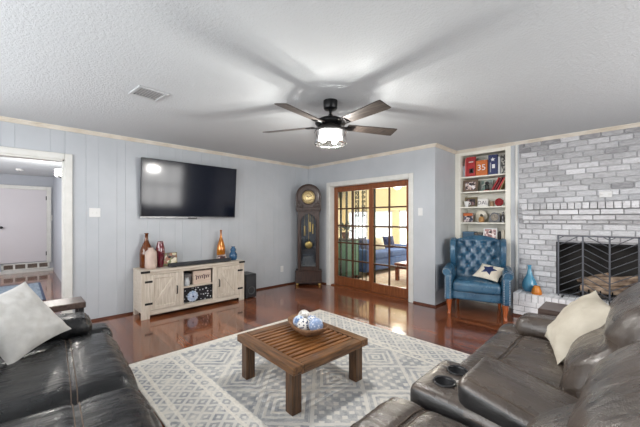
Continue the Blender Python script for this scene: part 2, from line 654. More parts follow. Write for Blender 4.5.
# right wall and front wall with windows
def wall_openings(horizontal, pos, lo, hi, wins, z0, z1):
    mb = MB(); t = 0.12
    edges = [lo] + [e for wn_ in wins for e in wn_] + [hi]
    def put(a, b, za, zb):
        if horizontal: mb.box(a, b, pos - t, pos, za, zb)
        else: mb.box(pos, pos + t, a, b, za, zb)
    for k in range(0, len(edges), 2): put(edges[k], edges[k + 1], 0, H)
    for a, b in wins: put(a, b, 0, z0); put(a, b, z1, H)
    return mb
RW = [(-3.2, -1.85), (-1.65, -0.3)]
FW = [(0.5, 1.8), (2.0, 3.3), (3.5, 4.8)]
struct('wall_right', wall_openings(False, XR, YF, 1.2, RW, 0.75, 2.2), m_wall)
struct('wall_front', wall_openings(True, YF, -0.12, XR + .12, FW, 0.75, 2.2), m_wall)
k = 0
for horizontal, pos, wins in ((False, XR, RW), (True, YF, FW)):
    for a, b in wins:
        k += 1
        mb = MB()
        def bar(u0, u1, z0, z1, d=0.05):
            if horizontal: mb.box(u0, u1, pos - 0.02, pos + 0.015, z0, z1, 0.004)
            else: mb.box(pos - 0.015, pos + 0.02, u0, u1, z0, z1, 0.004)
        bar(a - .06, a + .03, .70, 2.25); bar(b - .03, b + .06, .70, 2.25)
        bar(a, b, 2.17, 2.25); bar(a, b, .70, .78); bar(a, b, 1.45, 1.50)
        for q in (1, 2): bar(a + (b - a) * q / 3 - .012, a + (b - a) * q / 3 + .012, .75, 2.2)
        struct('window_%d' % k, mb, m_trim)

# crown mouldings, shoe mouldings, casings
def strip(name, p0, p1, prof, m, out):
    """extrude a small profile [(out, z)] from p0 to p1; `out` points into the room"""
    mb = MB(); n = len(prof); vs = []
    for p in (p0, p1):
        for a, z in prof: vs.append((p[0] + out[0] * a, p[1] + out[1] * a, z))
    fs = [tuple(range(n)), tuple(range(n, 2 * n))[::-1]] + [(i, i + n, (i + 1) % n + n, (i + 1) % n) for i in range(n)]
    mb.add(vs, fs)
    return struct(name, mb, m)

crown = [(0, H), (0.04, H), (0.038, H - 0.012), (0.022, H - 0.022), (0.014, H - 0.042), (0, H - 0.046)]
strip('trim_1', (0, YF), (0, 0), crown, m_crown, (1, 0))
strip('trim_2', (0, 0), (XJ, 0), crown, m_crown, (0, -1))
strip('trim_3', (XJ, -0.03), (XJ, YJ), crown, m_crown, (1, 0))
strip('trim_4', (XJ, YJ), (XR, YJ), crown, m_crown, (0, -1))
shoe = [(0, 0), (0.018, 0), (0.016, 0.014), (0.008, 0.024), (0, 0.028)]
strip('baseboard_left', (0, DY1 + .07), (0, 0), shoe, m_shoe, (1, 0))
strip('baseboard_back', (0, 0), (0.56, 0), shoe, m_shoe, (0, -1))
strip('baseboard_back_right', (2.46, 0), (XJ + .018, 0), shoe, m_shoe, (0, -1))
strip('baseboard_return', (XJ, -.015), (XJ, YJ), shoe, m_shoe, (1, 0))
mb = MB()
mb.box(0, .022, DY1, DY1 + .075, 0, DZ + .075, .005); mb.box(0, .022, DY0 - .075, DY0, 0, DZ + .075, .005)
mb.box(0, .022, DY0, DY1, DZ, DZ + .075, .005)
mb.box(-.125, .004, DY1 - .02, DY1 + .001, 0, DZ); mb.box(-.125, .004, DY0 - .001, DY0 + .02, 0, DZ)
mb.box(-.125, .004, DY0, DY1, DZ - .02, DZ + .001)
struct('trim_5', mb, m_trim)
mb = MB()
mb.box(OX0 - .085, OX0, -.022, 0, 0, OZ + .075, .005); mb.box(OX1, OX1 + .075, -.022, 0, 0, OZ + .075, .005)
mb.box(OX0, OX1, -.022, 0, OZ, OZ + .075, .005)
mb.box(OX0 - .001, OX0 + .012, -.004, .162, 0, OZ); mb.box(OX1 - .012, OX1 + .001, -.004, .162, 0, OZ)
mb.box(OX0, OX1, -.004, .162, OZ - .012, OZ + .001)
struct('trim_6', mb, m_trim)
struct('trim_7', bx(OX0 + .012, OX1 - .012, .01, .16, 0, .02, .004), m_doorwood)

# pair of sliding french doors
def french_door(name, x0, x1, y0, lstile, rstile, handle):
    y1 = y0 + .04; z0, z1 = .022, OZ - .014
    zt, zb = z1 - .10, .185
    mb = MB()
    mb.box(x0, x0 + lstile, y0, y1, z0, z1, .004); mb.box(x1 - rstile, x1, y0, y1, z0, z1, .004)
    mb.box(x0 + lstile, x1 - rstile, y0, y1, zt, z1, .004); mb.box(x0 + lstile, x1 - rstile, y0, y1, z0, zb, .004)
    d = struct(name, mb, m_doorwood)
    mu = MB()
    xm = (x0 + lstile + x1 - rstile) / 2
    mu.box(xm - .013, xm + .013, y0 + .004, y1 - .004, zb, zt, .004)
    for q in range(1, 5):
        zz = zb + (zt - zb) * q / 5
        mu.box(x0 + lstile, x1 - rstile, y0 + .005, y1 - .005, zz - .013, zz + .013, .004)
    mu.build('muntin_grid', m_muntin, d)
    bx(x0 + lstile, x1 - rstile, (y0 + y1) / 2 - .002, (y0 + y1) / 2 + .002, zb, zt).build('glass_pane', m_pane, d)
    if handle:
        hb = MB()
        hb.box(x1 - rstile * .5 - .016, x1 - rstile * .5 + .016, y0 - .006, y0, .93, 1.12, .003)
        hb.tube([(x1 - rstile * .5, y0 - .004, 1.10), (x1 - rstile * .5, y0 - .04, 1.08), (x1 - rstile * .5, y0 - .04, .98), (x1 - rstile * .5, y0 - .004, .95)], .008)
        hb.build('door_handle', m_brass, d)
    return d
french_door('door_1', OX0 + .014, 1.60, .105, .085, .075, False)
french_door('door_2', 1.555, OX1 - .014, .055, .085, .07, True)

# ------------------------------------------------------------------ hall seen through the doorway
HX = -5.6
struct('floor_hall', bx(HX - .1, -.12, -6.2, -3.6, -.1, 0), m_floor)
struct('ceiling_hall', bx(HX - .6, -.12, -6.2, -3.6, 2.4, 2.5), m_ceil)
struct('wall_hall_right', bx(HX, -.125, -3.80, -3.68, 0, 2.4), m_hallwall)
struct('wall_hall_left', bx(HX, -.125, -6.2, -6.1, 0, 2.4), m_hallwall)
mb = MB(); mb.box(HX - .1, HX, -6.2, -3.68, 0.0, 2.4)
struct('wall_hall_end', mb, m_hallwall)
HD0, HD1 = -4.83, -3.93
d = struct('door_3', bx(HX - .02, HX + .03, HD0, HD1, .26, 2.05, .004), mat('door_off_white', srgb(206, 202, 206), None, rough=.5))
hk = MB()
hk.lathe([(.025, 0), (.025, .008), (.012, .012), (.012, .04), (.03, .05), (.032, .065), (.02, .078), (1e-5, .08)], (HX + .03, HD0 + .1, 1.12), 16, axis='x')
hk.build('door_knob', m_black, d)
hg = MB()
for zz in (.45, 1.85): hg.cyl((HX + .035, HD1 - .005, zz - .05), (HX + .035, HD1 - .005, zz + .05), .011, n=10)
hg.build('hinge', m_black, d)
mb = MB()
mb.box(HX, HX + .045, HD1, HD1 + .09, .22, 2.14, .005); mb.box(HX, HX + .045, HD0 - .09, HD0, .22, 2.14, .005)
mb.box(HX, HX + .045, HD0, HD1, 2.05, 2.14, .005)
struct('trim_8', mb, m_trim)
struct('baseboard_hall', bx(HX, HX + .03, -6.1, -3.8, 0, .075, .004), m_trim)
t = thing('wall_vent_grille', 'white framed floor level vent grille with four brown openings in far hall', 'vent', (HX + .0, -4.3, .08))
fr = MB()
W = .86
for a, b in ((-W / 2, -W / 2 + .04), (W / 2 - .04, W / 2)): fr.box(0, .02, a, b, 0, .16, .003)
for a, b in ((0, .03), (.13, .16)): fr.box(0, .02, -W / 2, W / 2, a, b, .003)
for q in (1, 2, 3): fr.box(0, .018, -W / 2 + W * q / 4 - .02, -W / 2 + W * q / 4 + .02, .02, .14, .003)
fr.build('vent_frame', m_trim, t)
lv = MB()
for q in range(6): lv.box(0.001, .009, -W / 2 + .03, W / 2 - .03, .03 + q * .017, .041 + q * .017)
lv.build('louvre', mat('brown_vent_metal', srgb(104, 84, 66), None, rough=.6), t)
t = thing('hall_rug', 'blue patterned area rug on the hall floor beyond the doorway', 'rug', (-2.75, -4.65, 0))
bx(-.95, .95, -.72, .53, 0, .012, .004).build('pile', mat('blue_rug_pile', srgb(84, 102, 122), srgb(146, 156, 166), 30, rough=.95, bmp=.3, bscale=160), t)
eb = MB()
for a in ((-.95, .95, .50, .535), (-.95, .95, -.725, -.69), (-.955, -.92, -.72, .53), (.92, .955, -.72, .53)): eb.box(*a, 0.001, .0145, .003)
eb.build('border', mat('navy_rug_border', srgb(58, 70, 94), None, rough=.95), t)
t = thing('wall_sconce', 'lit frosted cube glass wall sconce with dark bracket in the hall', 'light', (-2.5, -3.80, 2.10))
sb = MB(); sb.lathe([(.05, 0), (.05, .02), (.03, .025), (1e-5, .026)], (0, 0, 0), 20, axis='y'); sb.tube([(0, -.02, 0), (0, -.08, -.02), (0, -.11, .0)], .011)
sb.lathe([(.03, -.012), (.034, 0), (.034, .012)], (0, -.11, .0), 16)
sb.build('bracket', m_blackmetal, t)
bx(-.055, .055, -.165, -.055, .013, .135, .012).build('glass_shade', emit('lit_frosted_glass', (1, .96, .9), 9), t)
point('sconce_light', (-2.5, -3.99, 2.06), 45, (1, .95, .88), .06)
t = thing('smoke_detector', 'small round white smoke detector on the hall ceiling', 'smoke detector', (-4.4, -4.42, 2.4))
MB().lathe([(1e-5, -.04), (.045, -.038), (.06, -.025), (.065, 0)], (0, 0, 0), 20).build('detector_body', m_whiteplastic, t)
MB().lathe([(1e-5, -.046), (.015, -.045), (.018, -.039)], (0, 0, 0), 12).build('sensor_cap', m_black, t)
t = tag(bx(0, .012, -3.87, -3.815, 1.28, 1.42, .003).build('thermostat', m_whiteplastic, None, (HX, 0, 0)), 'small white thermostat on the grey wall beside the hall door', 'thermostat')
area('hall_fill', (-3.4, -6.05, 1.5), (R(90), 0, 0), 2.4, 1.5, 38, (1, 1, 1))  # added fill light to brighten the hall; the wall behind has no window

# ------------------------------------------------------------------ sunroom beyond the french doors
m_cream = mat('cream_sunroom_paint', srgb(232, 220, 184), None, rough=.6)
SY = 4.75
struct('floor_sunroom', bx(-3.2, 2.69, .16, SY, -.1, 0), mat('pale_tile_floor', srgb(196, 178, 160), srgb(180, 160, 142), 4, rough=.3))
struct('ceiling_sunroom', bx(-3.2, 2.69, .16, SY, 2.6, 2.7), mat('white_board_ceiling', srgb(226, 222, 208), None, rough=.6))
SW = [(-2.9, -1.95), (-1.75, -.9), (-.65, .15), (.4, 1.2), (1.45, 2.3)]
struct('wall_sunroom_end', wall_openings(True, SY + .12, -3.2, 2.69, SW, .35, 1.62), m_cream)
mb = MB()
for a, b in ((.16, .7), (1.6, 1.9), (2.8, 3.1), (4.0, SY)): mb.box(-3.32, -3.2, a, b, 0, 2.6)
mb.box(-3.32, -3.2, .16, SY, 0, .45); mb.box(-3.32, -3.2, .16, SY, 2.15, 2.6)
struct('wall_sunroom_left', mb, m_cream)
struct('wall_sunroom_right', bx(2.57, 2.69, .16, SY, 0, 2.6), m_cream)
struct('wall_sunroom_near', MB().box(-3.2, -.12, .04, .16, 0, 2.6).box(-.12, OX0, .161, .18, 0, 2.6).box(OX1, 2.57, .161, .18, 0, 2.6).box(OX0, OX1, .161, .18, OZ, 2.6), m_cream)
for q, (a, b) in enumerate(SW):
    mb = MB()
    for u0, u1, z0, z1 in ((a, a + .05, .35, 1.62), (b - .05, b, .35, 1.62), (a, b, .35, .4), (a, b, 1.57, 1.62), (a, b, 1.0, 1.04)): mb.box(u0, u1, SY + .0, SY + .06, z0, z1, .003)
    struct('window_%d' % (6 + q), mb, m_white)

# dark green iron security gate with bars and scrollwork just behind the left door
m_iron = mat('dark_green_iron', srgb(36, 44, 34), None, rough=.5, metal=.3)
t = thing('iron_gate', 'dark iron security gate with upright bars and scrollwork behind left glass door', 'gate', (0, .42, 0))
gb = MB()
for x in (.56, .72, 1.42): gb.box(x - .016, x + .016, -.02, .02, 0, 2.02, .003)
gb.box(.56, 1.42, -.018, .018, 1.96, 2.02, .003); gb.box(.56, 1.42, -.018, .018, .04, .09, .003)
gb.build('gate_frame', m_iron, t)
for x in (.86, .95, 1.04, 1.13, 1.22, 1.31):
    MB().cyl((x, 0, .09), (x, 0, 1.96), .0085, n=8).build('bar', m_iron, t)
def scroll(cx, cz, r, s1, s2):
    pts = []
    for q in range(26):
        a = q / 25 * 2.6 * PI; rr = r * (1 - q / 32)
        pts.append((cx + s1 * (rr * math.cos(a)), -.012, cz + s2 * rr * math.sin(a)))
    return pts
for zc in (1.80, 1.62, 1.44):
    for s1 in (-1, 1):
        for s2 in (-1, 1): MB().tube(scroll(1.085 + s1 * .075, zc + s2 * .035, .042, s1, s2), .009, 6).build('scroll', m_iron, t)

t = thing('painted_cabinet', 'low teal green painted cabinet seen through left glass door', 'cabinet', (-.02, .87, 0))
bx(-.75, .55, -.2, .2, .06, .84, .006).build('body', mat('teal_paint', srgb(96, 150, 132), srgb(80, 132, 116), 5, rough=.45), t)
for a in (-.74, -.305, .13): bx(a + .01, a + .415, -.222, -.2, .1, .8, .006).build('door', mat('teal_door_paint', srgb(104, 160, 142), None, rough=.45), t)
bx(-.78, .58, -.23, .22, .84, .875, .006).build('top', mat('dark_cabinet_top', srgb(40, 44, 40), None, rough=.4), t)
for a in (-.7, .5):
    for b in (-.16, .16): bx(a - .025, a + .025, b - .025, b + .025, 0, .06).build('leg', m_muntin, t)
t = thing('potted_plant', 'dark leafy plant in a clay pot on the teal cabinet', 'plant', (.30, .87, .875))
MB().lathe([(.06, 0), (.085, .12), (.09, .13), (.09, .145), (.078, .145), (.07, .12), (1e-5, .12)], (0, 0, 0), 20).build('pot', mat('clay_pot', srgb(120, 74, 54), None, rough=.8), t)
lf = MB(); rr = random.Random(3)
for q in range(70):
    a = rr.uniform(0, 2 * PI); el = rr.uniform(.1, 1.45); L = rr.uniform(.14, .36)
    dv = Vector((math.cos(a) * math.cos(el), math.sin(a) * math.cos(el), math.sin(el)))
    base = Vector((0, 0, .13)) + dv * L * .5; tip = Vector((0, 0, .13)) + dv * L + Vector((0, 0, -.03))
    sd = dv.cross(Vector((0, 0, 1))).normalized() * .028
    md = (base + tip) / 2
    lf.add([base, md + sd, tip, md - sd, md + Vector((0, 0, .008))], [(0, 1, 4), (1, 2, 4), (2, 3, 4), (3, 0, 4)], True)
lf.build('foliage', mat('dark_leaf', srgb(34, 54, 30), srgb(60, 84, 44), 20, rough=.5), t)

m_bluefab = mat('blue_sofa_fabric', srgb(84, 112, 170), srgb(72, 98, 152), 12, rough=.9)
t = thing('fabric_sofa', 'blue fabric sofa in the sunroom beyond the right glass door', 'sofa', (.16, 2.3, 0))
MB().rbox((0, 0, .22), (.86, 1.78, .28), .04, 6).build('base', m_bluefab, t)
for yy in (-.42, .42):
    MB().rbox((.06, yy, .43), (.72, .82, .18), .06, 8).build('seat_cushion', m_bluefab, t)
    MB().rbox((-.28, yy, .60), (.22, .80, .36), .08, 8).build('back_cushion', m_bluefab, t)
MB().rbox((-.42, 0, .44), (.14, 1.78, .56), .05, 6).build('backrest', m_bluefab, t)
for yy in (-.96, .96): MB().rbox((0, yy, .34), (.88, .16, .54), .06, 8).build('arm', m_bluefab, t)
for a in (-.36, .36):
    for b in (-.85, .85): bx(a - .03, a + .03, b - .03, b + .03, 0, .09).build('leg', m_muntin, t)
def cushion(label, loc, rz, tilt, s, m, thick=.13, name='throw_pillow'):
    t = MB(); t.M = Matrix.Rotation(tilt, 4, 'X')
    t.pillow(s, s, thick)
    o = t.build(name, m, None, loc); o.rotation_euler = (0, 0, rz)
    return tag(o, label, 'cushion')
cushion('navy cushion at the far end of the blue sunroom sofa', (.11, 2.95, .66), R(70), R(-18), .40, m_navy)
cushion('white cushion in the middle of the blue sunroom sofa', (.14, 2.42, .66), R(80), R(-18), .40, m_canvas)
cushion('dark navy cushion at the near end of the blue sunroom sofa', (.16, 1.75, .67), R(100), R(-18), .42, m_navy)
t = thing('sunroom_table', 'low red brown wooden coffee table in front of blue sunroom sofa', 'table', (1.66, 1.85, 0))
m_redwood = wood('red_brown_wood', srgb(140, 70, 48), srgb(104, 48, 32), 1, .35)
bx(-.36, .36, -.55, .55, .34, .38, .006).build('tabletop', m_redwood, t)
bx(-.31, .31, -.5, .5, .26, .34, .003).build('apron', m_redwood, t)
for a in (-.31, .31):
    for b in (-.5, .5): bx(a - .035, a + .035, b - .035, b + .035, 0, .34, .004).build('leg', m_redwood, t)
t = thing('sunroom_rug', 'pale pink and white rug on the sunroom floor', 'rug', (1.60, 2.2, 0))
bx(-.95, 1.0, -1.6, 1.6, 0, .01, .003).build('pile', mat('pink_white_rug', srgb(216, 190, 176), srgb(232, 222, 212), 8, rough=.95), t)
t = thing('sunroom_fan', 'dark ceiling fan with lit globe hanging in the sunroom', 'ceiling fan', (.35, 3.0, 2.6))
MB().lathe([(.06, -.05), (.065, 0)], (0, 0, 0), 16).cyl((0, 0, -.2), (0, 0, -.04), .015).lathe([(.04, -.32), (.1, -.30), (.12, -.25), (.09, -.2), (.03, -.18)], (0, 0, 0), 20).build('motor_housing', m_blackmetal, t)
for q in range(5):
    b = MB(); b.M = Matrix.Rotation(R(20 + 72 * q), 4, 'Z')
    b.box(.1, .62, -.06, .06, -.262, -.252, .003).build('blade', m_blade, t)
MB().lathe([(1e-5, -.46), (.06, -.45), (.095, -.41), (.1, -.37), (.07, -.32)], (0, 0, 0), 20).build('globe', emit('lit_globe_glass', (1, .92, .78), 6), t)
point('sunroom_fan_light', (.35, 3.0, 2.05), 70, (1, .9, .75), .1)

# ================================================================== BUILT-IN BOOKCASE + FIREPLACE WALL
t = thing('built_in_bookcase', 'tall cream built in bookcase recessed beside the grey brick wall', 'bookcase', (0, 0, 0))
BX0, BX1, BD = 2.895, 3.545, 1.07
bx(BX0 - .02, BX1 + .02, BD, BD + .025, 0, 2.40).build('back_panel', m_shelfpaint, t)
for a, b in ((BX0 - .025, BX0), (BX1, BX1 + .025)): bx(a, b, YJ + .005, BD, 0, 2.40).build('side_panel', m_shelfpaint, t)
cs = MB()
cs.box(XJ, BX0, YJ - .012, YJ + .01, 0, 2.40, .004); cs.box(BX1, BX1 + .07, YJ - .012, YJ + .01, 0, 2.40, .004)
cs.box(BX0, BX1, YJ - .012, YJ + .01, 2.345, 2.40, .004)
cs.build('face_frame', m_shelfpaint, t)
SH = [2.005, 1.76, 1.515, 1.265, 1.00, .74, .45]
for z in SH: bx(BX0, BX1, YJ + .005, BD, z - .022, z, .003).build('shelf', m_shelfpaint, t)
bx(BX0, BX1, YJ + .005, BD, 2.37, 2.40).build('top_panel', m_shelfpaint, t)
bx(BX0, BX1, YJ, YJ + .02, 0, .43, .004).build('base_panel', m_shelfpaint, t)
struct('trim_9', bx(BX1 + .07, 3.72, YJ - .004, 1.0, 0, 2.40, .003), m_wall)
struct('trim_10', bx(3.675, 3.705, YJ - .02, YJ, 0, 2.40, .006), m_trim)

FX0, FX1, FZ = 4.15, 5.25, 1.01
t = thing('brick_fireplace', 'grey washed brick fireplace with corbelled mantel and raised hearth', 'fireplace', (0, 0, 0))
rb = random.Random(11)
mb = MB()
mb.box(3.72, FX0, YJ + .008, YJ + .1, 0, 2.42, mi=1); mb.box(FX1, XR, YJ + .008, YJ + .1, 0, 2.42, mi=1); mb.box(FX0, FX1, YJ + .008, YJ + .1, FZ, 2.42, mi=1)
pz, px = .0725, .203
row = 0; z = .31
while z < 2.40:
    x = 3.72 - ((row * 0.38) % 1) * px
    tb = .78 if z < 1.25 else (.50 if z < 2.1 else .38)
    while x < XR:
        a, b = max(x, 3.72), min(x + px - .011, XR)
        z1 = min(z + pz - .010, 2.41)
        if b - a > .02:
            segs = [(a, b)]
            if z < FZ - .02: segs = [(p, q) for p, q in ((a, min(b, FX0)), (max(a, FX1), b)) if q - p > .012]
            for p, q in segs: mb.box(p, q, YJ - .004 - rb.random() * .006, YJ + .06, z, z1, .004, 0, min(1, max(0, rb.gauss(tb, .16))))
        x += px
    z += pz; row += 1
mb.build('chimney_breast', [m_brick, m_mortar], t)
mb = MB()
mb.box(3.80, 5.6, .70, YJ, 1.285, 1.51, mi=1)
x = 3.79
while x < 5.6:
    mb.box(x, x + .064, .575, YJ - .01, 1.445, 1.525, .004, 0, min(1, max(0, rb.gauss(.66, .15)))); x += .0715
for z0, z1, yy, off in ((1.375, 1.434, .585, 0.0), (1.308, 1.366, .635, .07), (1.262, 1.299, .69, .13)):
    x = 3.79 - off
    while x < 5.6:
        mb.box(max(3.79, x), x + .196, yy, YJ - .01, z0, z1, .004, 0, min(1, max(0, rb.gauss(.66, .15)))); x += px
mb.build('mantel', [m_brick, m_mortar], t)
mb = MB()
mb.box(3.735, 5.67, .42, YJ, 0, .298, mi=1)
x = 3.725
while x < 5.67:
    for y0, y1 in ((.40, .575), (.583, YJ - .002)): mb.box(x, x + .064, y0, y1, .215, .31, .004, 0, min(1, max(0, rb.gauss(.75, .15))))
    x += .0715
for q, z0 in enumerate((.0, .0725, .145)):
    x = 3.725 - q * .07
    while x < 5.67:
        mb.box(max(3.725, x), min(x + .196, 5.68), .405, .5, z0 + .004, z0 + .0675, .004, 0, min(1, max(0, rb.gauss(.75, .15)))); x += px
    mb.box(3.725, 3.80, .51, YJ - .004, z0 + .004, z0 + .0675, .004, 0, .7)
mb.build('hearth', [m_brickw, m_mortar], t)
mb = MB()
mb.box(FX0, FX1, 1.04, 1.06, .30, FZ + .1); mb.box(FX0 - .02, FX0 + .005, YJ + .07, 1.06, .30, FZ + .05); mb.box(FX1 - .005, FX1 + .02, YJ + .07, 1.06, .30, FZ + .05)
mb.box(FX0, FX1, YJ + .07, 1.06, FZ + .005, FZ + .03); mb.box(FX0, FX1, YJ, 1.06, .28, .311)
mb.build('firebox', m_dark, t)
mb = MB()
for a in ((FX0, FX0 + .025, .311, FZ), (FX1 - .025, FX1, .311, FZ), (FX0, FX1, FZ - .025, FZ), (FX0, FX1, .311, .335)): mb.box(a[0], a[1], YJ - .005, YJ + .03, a[2], a[3], .003)
mb.build('opening_frame', m_blackmetal, t)
strip('trim_11', (3.72, .40), (5.68, .40), shoe, m_shoe, (0, -1))

# logs and grate
t = thing('fire_grate', 'black iron grate holding the logs inside the firebox', 'grate', (4.70, .90, .311))
gm = MB()
for q in range(7): gm.tube([(-.33 + q * .11, -.11, .10), (-.33 + q * .11, -.10, .055), (-.33 + q * .11, .10, .055), (-.33 + q * .11, .11, .10)], .008, 6)
for yy in (-.07, .07): gm.cyl((-.36, yy, .052), (.36, yy, .052), .008, n=6)
gm.build('bars', m_blackmetal, t)
for a in (-.3, .3):
    for b in (-.07, .07): MB().cyl((a, b, 0), (a, b, .052), .009, n=6).build('leg', m_blackmetal, t)
m_bark = mat('split_log_bark', srgb(196, 172, 148), srgb(92, 74, 62), 18, (.4, 1, 1), .9, bmp=.8, bscale=24)
m_logend = mat('cut_log_end', srgb(186, 156, 122), srgb(140, 108, 80), 30, rough=.9)
def log(label, a, b, r, seed):
    a, b = Vector(a), Vector(b)
    pts, rs = [], []
    for q in range(9):
        f = q / 8; p = a.lerp(b, f)
        nv = Vector((noise.noise(Vector((f * 2, seed, 0))), noise.noise(Vector((f * 2, 0, seed))), noise.noise(Vector((seed, f * 2, 1))))) * r * .35
        pts.append(p + nv); rs.append(r * (1.1 + .3 * noise.noise(Vector((f * 4, seed, seed)))))
    t = thing('firewood_log', label, 'log', tuple((a + b) / 2), 0, 'firewood logs')
    m = MB(); m.M = Matrix.Translation(-(a + b) / 2); m.tube(pts, rs, 12); m.build('bark', m_bark, t)
    e = MB(); e.M = Matrix.Translation(-(a + b) / 2)
    for p, o, rr in ((pts[0], pts[1], rs[0]), (pts[-1], pts[-2], rs[-1])):
        dd = (p - o).normalized(); e.cyl(p - dd * .002, p + dd * .004, rr * .93, n=12)
    e.build('cut_end', m_logend, t)
log('long pale log lying across the top of the firewood pile', (4.42, .87, .50), (5.02, .84, .575), .055, 1)
log('thick log at the front of the firewood pile under the long one', (4.40, .86, .415), (4.85, .84, .42), .05, 2)
log('dark log at the back of the firewood pile', (4.5, .945, .42), (5.05, .95, .44), .05, 3)
log('short log at the right front of the firewood pile', (4.84, .80, .44), (5.10, .93, .43), .045, 4)
log('thin slanted stick propped on the left of the firewood pile', (4.36, .94, .49), (4.66, .86, .615), .024, 5)
mb = MB(); ra = random.Random(5)
for q in range(60):
    mb.sphere((4.35 + ra.random() * .75, .80 + ra.random() * .2, .311 + .012), .012 + ra.random() * .012, 5)
o = tag(mb.build('ash_bed', mat('grey_ash', srgb(120, 112, 106), srgb(60, 54, 50), 20, rough=1)), 'grey ash and cinders under the grate in the firebox', 'ash'); o['kind'] = 'stuff'

# fire screen
m_scr = mat('gunmetal', (.12, .125, .14), None, rough=.4, metal=.7)
t = thing('fire_screen', 'black metal fireplace screen with chevron bars standing on the hearth', 'fireplace screen', (0, .63, .311))
PX = [4.19, 4.435, 4.68, 4.925, 5.17]
sz0, sz1 = .02, .795
fr = MB()
for x in PX: fr.box(x - .009, x + .009, -.009, .009, 0.0, sz1, .002)
fr.box(PX[0], PX[-1], -.009, .009, sz1 - .016, sz1, .002); fr.box(PX[0], PX[-1], -.009, .009, sz0, sz0 + .014, .002)
fr.build('frame', m_scr, t)
for k in range(4):
    cb = MB(); x0, x1 = PX[k], PX[k + 1]; up = k % 2 == 0
    q = -.22
    while q < sz1:
        za, zb = (q, q + .15) if up else (q + .15, q)
        pa, pb = Vector((x0, 0, za)), Vector((x1, 0, zb))
        def clip(p, o):
            if p.z < sz0: return p.lerp(o, (sz0 - p.z) / (o.z - p.z))
            if p.z > sz1 - .01: return p.lerp(o, (sz1 - .01 - p.z) / (o.z - p.z))
            return p
        if max(pa.z, pb.z) > sz0 + .01 and min(pa.z, pb.z) < sz1 - .03:
            ca, cc = clip(pa, pb), clip(pb, pa); cb.cyl(ca, cc, .0055, n=6)
        q += .088
    cb.build('chevron_bars', m_scr, t)
for x in (PX[0] + .05, PX[2], PX[4] - .05):
    MB().tube([(x, .06, .004), (x, -.10, .004), (x, -.10, .03)], .006, 6).build('foot', m_blackmetal, t)

def plate_on_brick():
    t = thing('outlet_plate', 'white blank outlet plate on grey brick above the mantel', 'outlet', (4.64, YJ - .012, 1.62))
    bx(-.06, .06, -.008, .002, -.036, .036, .004).build('cover', m_whiteplastic, t)
    for a in (-.035, .035): bx(a - .014, a + .014, -.0105, -.007, -.012, .012, .002).build('socket', m_trim, t)
plate_on_brick()

# vases on the hearth
t = thing('bottle_vase', 'glossy teal blue bottle vase standing on the white brick hearth', 'vase', (3.868, .645, .31))
MB().lathe([(.055, 0), (.078, .02), (.092, .07), (.088, .12), (.064, .18), (.038, .23), (.024, .29), (.021, .34), (.026, .365), (.020, .365), (.015, .34), (1e-5, .33)], (0, 0, 0), 32).build('body', mat('teal_glaze', srgb(92, 160, 190), srgb(60, 126, 162), 5, rough=.12, coat=.6), t)
t = thing('small_vase', 'small orange ceramic pot beside the teal vase on the hearth', 'vase', (3.972, .525, .31))
MB().lathe([(.058, 0), (.062, .01), (.055, .05), (.042, .085), (.038, .10), (.041, .108), (.034, .108), (.034, .09), (1e-5, .08)], (0, 0, 0), 28).build('body', mat('orange_glaze', srgb(216, 138, 40), srgb(198, 112, 26), 9, rough=.35, coat=.2), t)

# ================================================================== RUG, COFFEE TABLE, BOWL
RX0, RX1, RY0, RY1 = 1.70, 4.65, -3.77, -1.33
t = thing('area_rug', 'large faded cream and grey blue geometric rug under the coffee table', 'rug', ((RX0 + RX1) / 2, (RY0 + RY1) / 2, 0))
mb = MB()
nx, ny = 40, 32
bx(-(RX1 - RX0) / 2, (RX1 - RX0) / 2, -(RY1 - RY0) / 2, (RY1 - RY0) / 2, 0, .011, .004).build('pile', rug_mat(RX1 - RX0, RY1 - RY0), t)

TH = .342
t = thing('coffee_table', 'square dark wood coffee table with slatted top on the rug', 'table', (2.965, -2.775, .011), R(-2.5))
hw, hd = .39, .375
mb = bx(-hw, hw, -hd, -hd + .085, TH - .055, TH, .004); mb.build('top_rail', m_tablewood, t)
bx(-hw, hw, hd - .085, hd, TH - .055, TH, .004).build('top_rail', m_tablewood, t)
bx(-hw, -hw + .085, -hd + .086, hd - .086, TH - .055, TH, .004).build('top_rail', m_tablewoody, t)
bx(hw - .085, hw, -hd + .086, hd - .086, TH - .055, TH, .004).build('top_rail', m_tablewoody, t)
m_slat = wood('golden_brown_slat_wood', srgb(156, 104, 58), srgb(82, 50, 26), 1, 0.3, 0.4)
ns = 11; span = 2 * (hw - .085)
for q in range(ns):
    c = -hw + .085 + span * (q + .5) / ns
    bx(c - .0165, c + .0165, -hd + .085, hd - .085, TH - .040, TH - .002, .003).build('slat', m_slat, t)
for a in (-1, 1):
    bx(a * (hw - .075) - .012, a * (hw - .075) + .012, -hd + .06, hd - .06, TH - .10, TH - .055).build('apron', m_tablewoody, t)
    bx(-hw + .06, hw - .06, a * (hd - .06) - .012, a * (hd - .06) + .012, TH - .085, TH - .055).build('apron', m_tablewood, t)
    for b in (-1, 1):
        bx(a * (hw - .082) - .04, a * (hw - .082) + .04, b * (hd - .06) - .04, b * (hd - .06) + .04, 0, TH - .055, .004).build('leg', m_tablewoodz, t)

